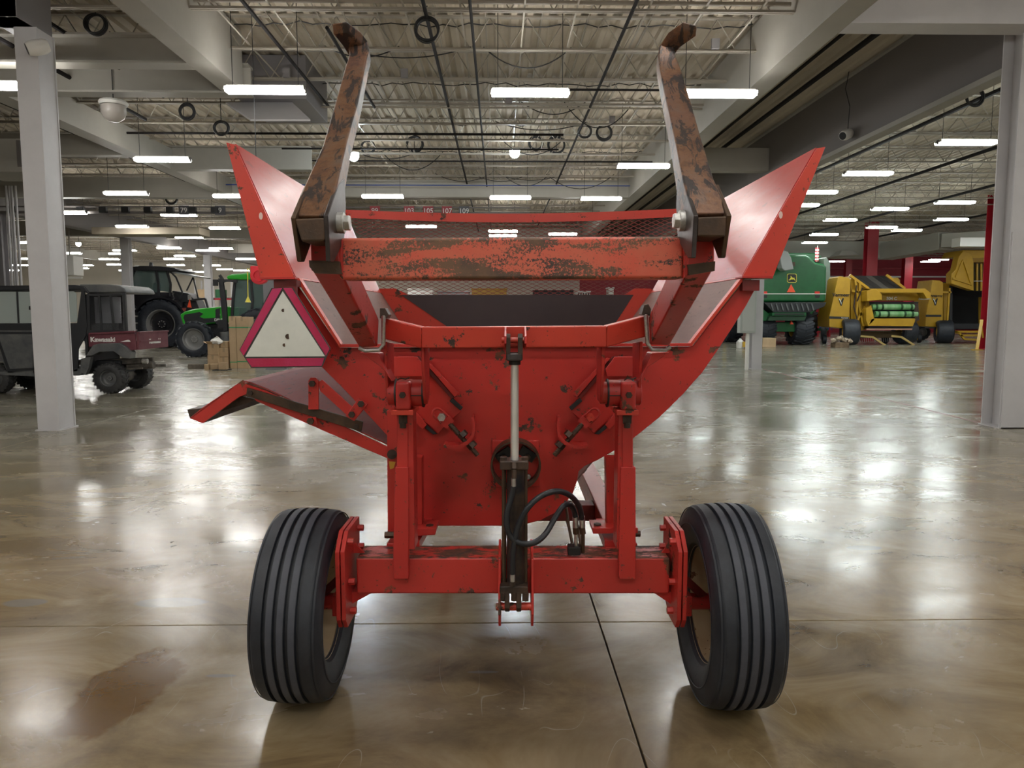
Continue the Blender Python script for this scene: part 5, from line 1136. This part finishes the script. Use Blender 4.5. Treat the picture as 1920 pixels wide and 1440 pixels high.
text('lettering', 'Vermeer', .24, W(1577,553,YV-.03), FACE, CABLE, sp_, t.o, bold=.006); text('lettering', 'Vermeer', .10, W(1584,596,YV-.05), FACE, WHITE, sp_, t.o); vlogo(t, 1577, 565, YV, 1.0, sp_)
vs_('inner_frame', [(1595,524),(1600,517),(1627,541),(1634,600),(1632,617),(1612,620),(1606,612),(1596,600)], .3, 1.8, YEL, bevel=.02)
for pts in ([(1597,545),(1622,550)], [(1603,524),(1608,560),(1604,600)], [(1612,530),(1611,575),(1618,612)], [(1600,612),(1622,575)], [(1615,548),(1625,565),(1622,610)]):
    t.part('linkage', cagebar(MB(), pts, YV+.1, .10), YEL)
for pts in ([(1606,535),(1601,575),(1607,598)], [(1617,540),(1607,565)]): t.part('hydraulic_line', cagebar(MB(), pts, YV+.02, .05), DKSTEEL)
bl = [W(1596,517,YV+2.3), W(1661,517,YV+2.3), W(1696,541,YV+.2), W(1627,541,YV+.2)]
for i in range(5):
    a0, a1 = i/5, (i+.93)/5; q = [bl[0].lerp(bl[1],a0), bl[0].lerp(bl[1],a1), bl[3].lerp(bl[2],a1), bl[3].lerp(bl[2],a0)]
    t.part('rubber_belt', MB().prism(q, (0,0,-.03)), plain('belt', (.04,.037,.036), .6) if i != 2 else plain('belt_worn', (.12,.11,.10), .6))
t.part('belt_rail', cagebar(MB(), [(1593,516),(1628,541)], YV+.1, .12), YEL); t.part('belt_rail', cagebar(MB(), [(1662,516),(1696,541)], YV+.3, .12), YEL)
vs_('gearcase', [(1672,522),(1683,520),(1688,525),(1688,535),(1672,530)], 2.2, .6, YEL, bevel=.03)
hd = vs_('hood_front', [(1627,541),(1735,541),(1745,549),(1746,560),(1738,560),(1731,549),(1656,549),(1650,548)], -.5, .6, YEL, bevel=.02); vs_('hood_back', [(1628,542),(1733,542),(1742,562),(1725,564),(1636,564)], .35, .2, YEL, bevel=.02)
vs_('hood_cheek', [(1625,545),(1641,541),(1650,547),(1654,553),(1654,562),(1626,565)], -.55, .6, YEL, bevel=.03); vs_('hood_liner', [(1733,549),(1745,551),(1745,561),(1728,562)], -.1, .3, plain('pale_liner', (.5,.5,.48), .4))
text('lettering', '504 C', .22, W(1672,560,YV+.33), FACE, WHITE, hd, t.o, bold=.005)
RG = grimy('green_net_roll', (.10,.30,.10), (.27,.48,.24), .5, 1.6, sc3=(3,.1,.1)); DKG = plain('dark_wrap', (.01,.06,.015), .5)
for (xa, xb, y_, wr) in ((1634,1712,575.5,(1640,1651,1687,1705)), (1640,1719,589,(1645,1662,1693,1707))):
    nr = t.part('net_roll', MB().cyl(W(xa,y_,YV-.2), W(xb,y_,YV-.2), .15, n=18), RG)
    for x in wr: t.part('wrap_band', MB().cyl(W(x,y_,YV-.2), W(x+4,y_,YV-.2), .155, n=18), DKG, nr)
vs_('roll_backing', [(1630,566),(1722,566),(1720,602),(1632,602)], .3, .2, BLKM); vs_('roll_cradle', [(1624,578),(1634,572),(1640,600),(1628,612),(1624,600)], -.3, .3, YEL, bevel=.02); vs_('roll_bracket', [(1713,568),(1722,570),(1724,600),(1716,605)], -.3, .3, DKSTEEL)
vs_('tray', [(1634,597),(1718,597),(1712,612),(1628,611)], -.3, .5, YEL, bevel=.02); vs_('tray_floor', [(1630,612),(1710,612),(1708,616.5),(1626,616.5)], -.1, .9, BLKM); vs_('tray_lip', [(1625,616),(1711,616),(1710,618.5),(1625,618.5)], -.35, .1, plain('faded_lip', (.45,.25,.18), .5))
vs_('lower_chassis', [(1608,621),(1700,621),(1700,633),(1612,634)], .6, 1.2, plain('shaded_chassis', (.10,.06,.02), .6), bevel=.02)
for pts in ([(1612,630),(1636,632),(1661,648.5),(1714,648.5)], [(1672,630),(1690,632),(1714,647.5)]): t.part('ramp_frame', cagebar(MB(), pts, YV-.5, .09), plain('dusty_yellow', (.42,.30,.10), .6))
mb = MB()
for i in range(16): mb.bar(W(1612+i*4,634,YV+.3), W(1613+i*4,641,YV+.1), .02, .02)
t.part('pickup_tines', mb, ZINC)
c = W(1590, 620, YV); bgwheel(t, (c.x+.05,YV-.1,.64), .64, .80, Vector((1,-.25,0)), .27, YELR, 0, TYRE); c = W(1709, 620, YV); bgwheel(t, (c.x,YV+.6,.64), .64, .80, Vector((1,.15,0)), .27, YELR, 0, TYRE)
c = W(1562, 635, YV); bgwheel(t, (c.x,YV+1.0,.24), .24, .2, (1,-.3,0), .1, CAPST, 0, TYRE); c = W(1675, 634, YV+.5); bgwheel(t, (c.x,YV+1.3,.24), .24, .2, (1,0,0), .1, CAPST, 0, TYRE)

YW = 39.0; t = Thing('round_baler', 'yellow round baler with its slatted tailgate raised, behind the nearest red column', 'baler', (W(1810,640,YW).x, YW+1.2, 0))
def ws_(n_, pts, dy, d, m, parent=None, **kk): return t.part(n_, slabW(pts, YW+dy, d), m, parent, **kk)
sp_ = ws_('side_shield', [(1749,525),(1763,526),(1769,530),(1768,600),(1764,614),(1735,612),(1736,592)], 0, 1.4, YEL, bevel=.03); ws_('black_band', [(1736,590),(1765,590),(1765,594),(1736,594)], -.02, .02, BLKM, sp_); vlogo(t, 1753.5, 565, YW, .95, sp_)
text('lettering', 'Vermeer', .21, W(1754,555,YW-.03), FACE, CABLE, sp_, t.o, bold=.006)
sp2 = ws_('far_shield', [(1866,556),(1881,556),(1881,614),(1866,612)], 0, 1.4, YEL, bevel=.03); vlogo(t, 1872, 565, YW, .95, sp2)
ws_('inner_frame', [(1769,530),(1783,532),(1782,606),(1769,604)], .4, 1.6, YEL); t.part('linkage', cagebar(MB(), [(1766,548),(1783,548)], YW+.1, .09), YEL); t.part('linkage', cagebar(MB(), [(1780,540),(1776,600)], YW+.1, .09), YEL)
ws_('chamber_side', [(1782,532),(1786,532),(1786,607),(1780,607)], .3, 2.2, BLKM); ws_('chamber_back', [(1782,530),(1866,548),(1866,607),(1780,607)], 2.4, .1, plain('chamber_black', (.006,.006,.006), .8)); ws_('chamber_floor', [(1780,607),(1866,607),(1868,617),(1778,617)], .2, 2.2, BLKM); ws_('chamber_roof', [(1784,528),(1866,530),(1866,534),(1784,532)], .3, 2.2, BLKM)
tg = ws_('raised_tailgate', [(1784,532),(1784,513),(1792,505),(1798,481),(1806,470),(1822,475),(1826,492),(1826,545),(1812,541)], -.4, .5, YEL, bevel=.03)
ws_('tailgate_top', [(1798,481),(1805,469),(1884,469),(1884,492),(1826,492),(1822,482)], -.3, 1.6, YEL, tg, bevel=.03); ws_('tailgate_shadow_slot', [(1822,484),(1882,482),(1882,490),(1822,492)], -.34, .05, plain('shadow_yellow', (.28,.15,.012), .5), tg)  # the slot's shade is put into a darker yellow strip
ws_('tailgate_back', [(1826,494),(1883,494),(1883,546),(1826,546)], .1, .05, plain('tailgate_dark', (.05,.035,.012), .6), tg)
for x in (1832, 1840, 1848, 1856, 1864, 1873, 1880): t.part('slat', MB().cyl(W(x,494,YW), W(x,545,YW), .055, n=8), YEL, tg)
t.part('cross_rod', cagebar(MB(), [(1826,527),(1883,527)], YW-.1, .04), ZINC, tg)
for pts in ([(1806,487),(1792,520)], [(1806,487),(1822,535)], [(1786,522),(1820,533)]): t.part('brace', cagebar(MB(), pts, YW-.45, .07), YEL, tg)
c = W(1766, 618, YW); bgwheel(t, (c.x,YW-.2,.60), .60, .80, Vector((1,-.35,0)), .27, YELR, 0, TYRE); c = W(1737.5, 629, YW); bgwheel(t, (c.x,YW+.7,.25), .25, .2, (1,-.3,0), .13, YELR, 0, TYRE); c = W(1880, 618, YW); bgwheel(t, (c.x,YW+.4,.60), .60, .80, (1,0,0), .27, YELR, 0, TYRE)
for pts in ([(1784,622),(1798,624),(1808,636),(1852,638)], [(1786,622),(1850,622)], [(1800,629),(1846,629)]): t.part('lower_frame', cagebar(MB(), pts, YW-.3, .10), YEL)
ws_('pickup', [(1784,607),(1866,607),(1866,618),(1784,618)], .4, .8, BLKM)
p0, p1 = W(1841,600,31.6), W(1832,655,31.0); t2 = Thing('parking_stand', 'thin yellow leaning stand at the foot of the nearest red column', 'stand', (p1.x, 31.0, 0)); t2.part('leg', MB().bar(p0, (p1.x,31.0,.02), .12, .06).bar((p0.x,31.7,p0.z), (p0.x+.3,31.9,.5), .06, .06), YEL); t2.part('foot', MB().box((p1.x-.2,30.9,.001),(p1.x+.2,31.1,.03)), YEL)

# --- small things around the machines on the right
p = W(1576, 652, 33.5); t = Thing('debris_box', 'low cardboard box heaped with crumpled packing, before the nearer baler', 'box', (p.x,33.5,0)); t.part('box', MB().box((p.x-.33,33.3,.002),(p.x+.30,33.8,.24)), grimy('wet_cardboard', (.25,.17,.10), (.12,.08,.05), .8, 5), bevel=.01)
rg = random.Random(9)
for i in range(7):
    c = Vector((p.x-.4+.13*i, 33.4+.1*(i%2), .30+.05*rg.random()+(.12 if 1 < i < 4 else 0))); mb = MB().lathe([(0,-.09),(.10,-.06),(.13,0),(.08,.07),(0,.09)], c, (0,0,1), 8); mb.v = [(x+rg.uniform(-.04,.04), y+rg.uniform(-.04,.04), z+rg.uniform(-.04,.04)) for x, y, z in mb.v]
    t.part('wad', mb, grimy('packing', (.5,.4,.3), (.25,.2,.15), .8, 6), smooth=False)
carton(1430,634,1455,649.5,34.0,.8,'flat beige carton on the floor just right of the middle column',(),False,seam=False)
p = W(1392, 644, 33); t = Thing('jug', 'white and yellow plastic jug on the floor left of the middle column', 'jug', (p.x,33,0)); t.part('body', MB().lathe([(0,0.002),(.16,.002),(.17,.1),(.17,.28),(.08,.38),(.05,.40),(.05,.44),(0,.44)], (p.x-.1,33,0), (0,0,1), 16), WHITE); t.part('label_patch', MB().box((p.x-.05,32.75,.06),(p.x+.15,32.85,.3)), YELR)
t = Thing('seed_planter', 'small green implement with a yellow-hubbed tyre between combine and baler', 'implement', (W(1545,620,43).x,43,0)); c = W(1545, 608, 43); bgwheel(t, (c.x,43,.45), .45, .3, Vector((1,-.5,0)), .24, GREEN1, 0, TYRE); t.part('beam', MB().bar((c.x-1.0,43.2,.7),(c.x+.3,43.2,.6), .15,.15), GREEN2)
t = Thing('small_tractor', 'small black machine parked between the two yellow balers', 'machine', (W(1728,612,44).x,44,0)); c = W(1728, 600, 44); t.part('body', slabW([(1720,578),(1734,574),(1740,582),(1740,604),(1722,606)], 44, 1.0), BLKP, bevel=.05); t.part('engine', slabW([(1718,590),(1724,588),(1724,602),(1718,602)], 43.8, .4), ZINC, bevel=.03); bgwheel(t, (c.x+.1,44.1,.45), .45, .35, (0,1,0), .25, GREYRIM, 12, TYRE)
t = Thing('parts_shelf', 'red shelving with blue and orange goods against the far red wall', 'shelving', (W(1545,612,50).x,50,0))
for x in (1535, 1557): t.part('post', MB().box((W(x,600,50).x-.05,50,0),(W(x,600,50).x+.05,50.6,2.9)), REDCOL)
for z in (.4, 1.1, 1.8, 2.5): 
    sh = t.part('shelf', MB().box((W(1535,600,50).x,50,z),(W(1557,600,50).x,50.6,z+.06)), REDCOL)
for i in range(10):
    z = (.46,1.16,1.86,2.56)[i%4]; x = W(1537+2*i,600,50).x
    q = build('goods_bin', MB().box((x,50.05,z),(x+.28,50.5,z+.35)), (BLUEC, ORSIG, WHITE, BLKM)[i%4], origin=(x,50,z), bevel=.01); tag(q, 'small storage bin on the far red shelving', 'bin', 'bins on the far red shelving')
# racking and machines far down the main hall
t = Thing('pallet_rack', 'far racking with red beams between the black and green tractors', 'rack', (W(410,600,46).x,46,0))
xa, xb = W(368,600,46).x, W(436,600,46).x
for x in (xa, (xa+xb)/2, xb):
    for y in (46, 47): t.part('upright', MB().box((x-.04,y,0),(x+.04,y+.06,3.6)), GREYP)
for z in (1.2, 2.4):
    t.part('beam', MB().box((xa,46,z),(xb,46.05,z+.13)), REDCOL); t.part('shelf_deck', MB().box((xa,46,z+.1),(xb,47,z+.14)), GREYP)
for i in range(4):
    x = xa+.08+i*.54; q = build('wooden_crate', MB().box((x,46.15,(1.345 if i%2 else 2.545)),(x+.48,46.8,(1.345 if i%2 else 2.545)+.5)), (CARD, MIDGREY, GREEN2, WHITE)[i], origin=(x,46.2,1.3), bevel=.01); tag(q, ('brown crate, left on the far racking','grey crate on the lower beam of the far racking','green crate on the upper beam of the far racking','white crate at the right of the far racking')[i], 'crate')
for px0, px1, pyt, Y, m, n_, l in ((885,950,543,48,YEL,'yellow_machine','yellow machine top glimpsed through the mesh guard'),(765,812,543,50,WHITE,'white_cabinet','white cabinet glimpsed through the left of the mesh guard'),(1000,1075,546,52,BLKM,'dark_machine','dark machine glimpsed through the mesh guard, right of centre'),(1080,1106,548,47,WHITE,'white_grille_cabinet','white cabinet with dark grille seen through the mesh guard'),(1140,1150,541,50,WHITE,'white_post_cabinet','narrow white cabinet seen through the right of the mesh guard'),(820,880,548,50,MIDGREY,'grey_cabinet','grey cabinet glimpsed through the mesh, left of the yellow machine')):
    a, b = W(px0,600,Y).x, W(px1,600,Y).x; z = W(px0,pyt,Y).z; t = Thing(n_, l, 'machine' if 'machine' in n_ else 'cabinet', ((a+b)/2,Y+.5,0)); t.part('body', MB().box((a,Y,.002),(b,Y+1,z)), m, bevel=.03); t.part('top_cover', MB().box((a-.05,Y-.05,z),(b+.05,Y+1.05,z+.08)), m, bevel=.02)
    if 'grille' in n_:
        for i in range(5): t.part('grille_slot', MB().box((a+.1+i*.16,Y-.02,z-.3),(a+.18+i*.16,Y,z-.05)), CABLE)
# unit heater and conduits on the left
p = W(132, 497, 30); t = Thing('unit_heater', 'white unit heater hanging right of the near left column', 'heater', p); t.part('case', MB().box((p.x-.35,29.7,p.z-.42),(p.x+.3,30.4,p.z+.35)), WHITE, bevel=.03); t.part('vent_flap', MB().box((p.x-.3,29.66,p.z-.55),(p.x+.6,29.72,p.z-.47)), WHITE); t.part('hanger', MB().cyl((p.x,30,p.z+.35),(p.x,30,ZD),.03,n=6), JOIST)
t = Thing('riser_pipes', 'bundle of pale conduit risers beside the leftmost far column', 'pipes', (W(40,650,22.6).x, 22.6, 0))
for i, x in enumerate((27, 33, 37, 44)): q = W(x, 600, 22.6).x; t.part('riser', MB().cyl((q,22.6,0),(q,22.6,5.3), .035, n=8), GREYP)
t = Thing('wall_duct', 'square duct with perforated strap at the top left edge', 'duct', W(25, 260, 15.5)); a, b = W(-60,322,15.5), W(42,200,15.5); t.part('casing', MB().box((a.x,15.5,a.z),(b.x,16.6,5.04)), GIRD, bevel=.01)
t.part('perforated_strap', MB().box((W(16,0,15.5).x,15.46,a.z+.1),(W(23,0,15.5).x,15.5,5.0)), DKGREY)
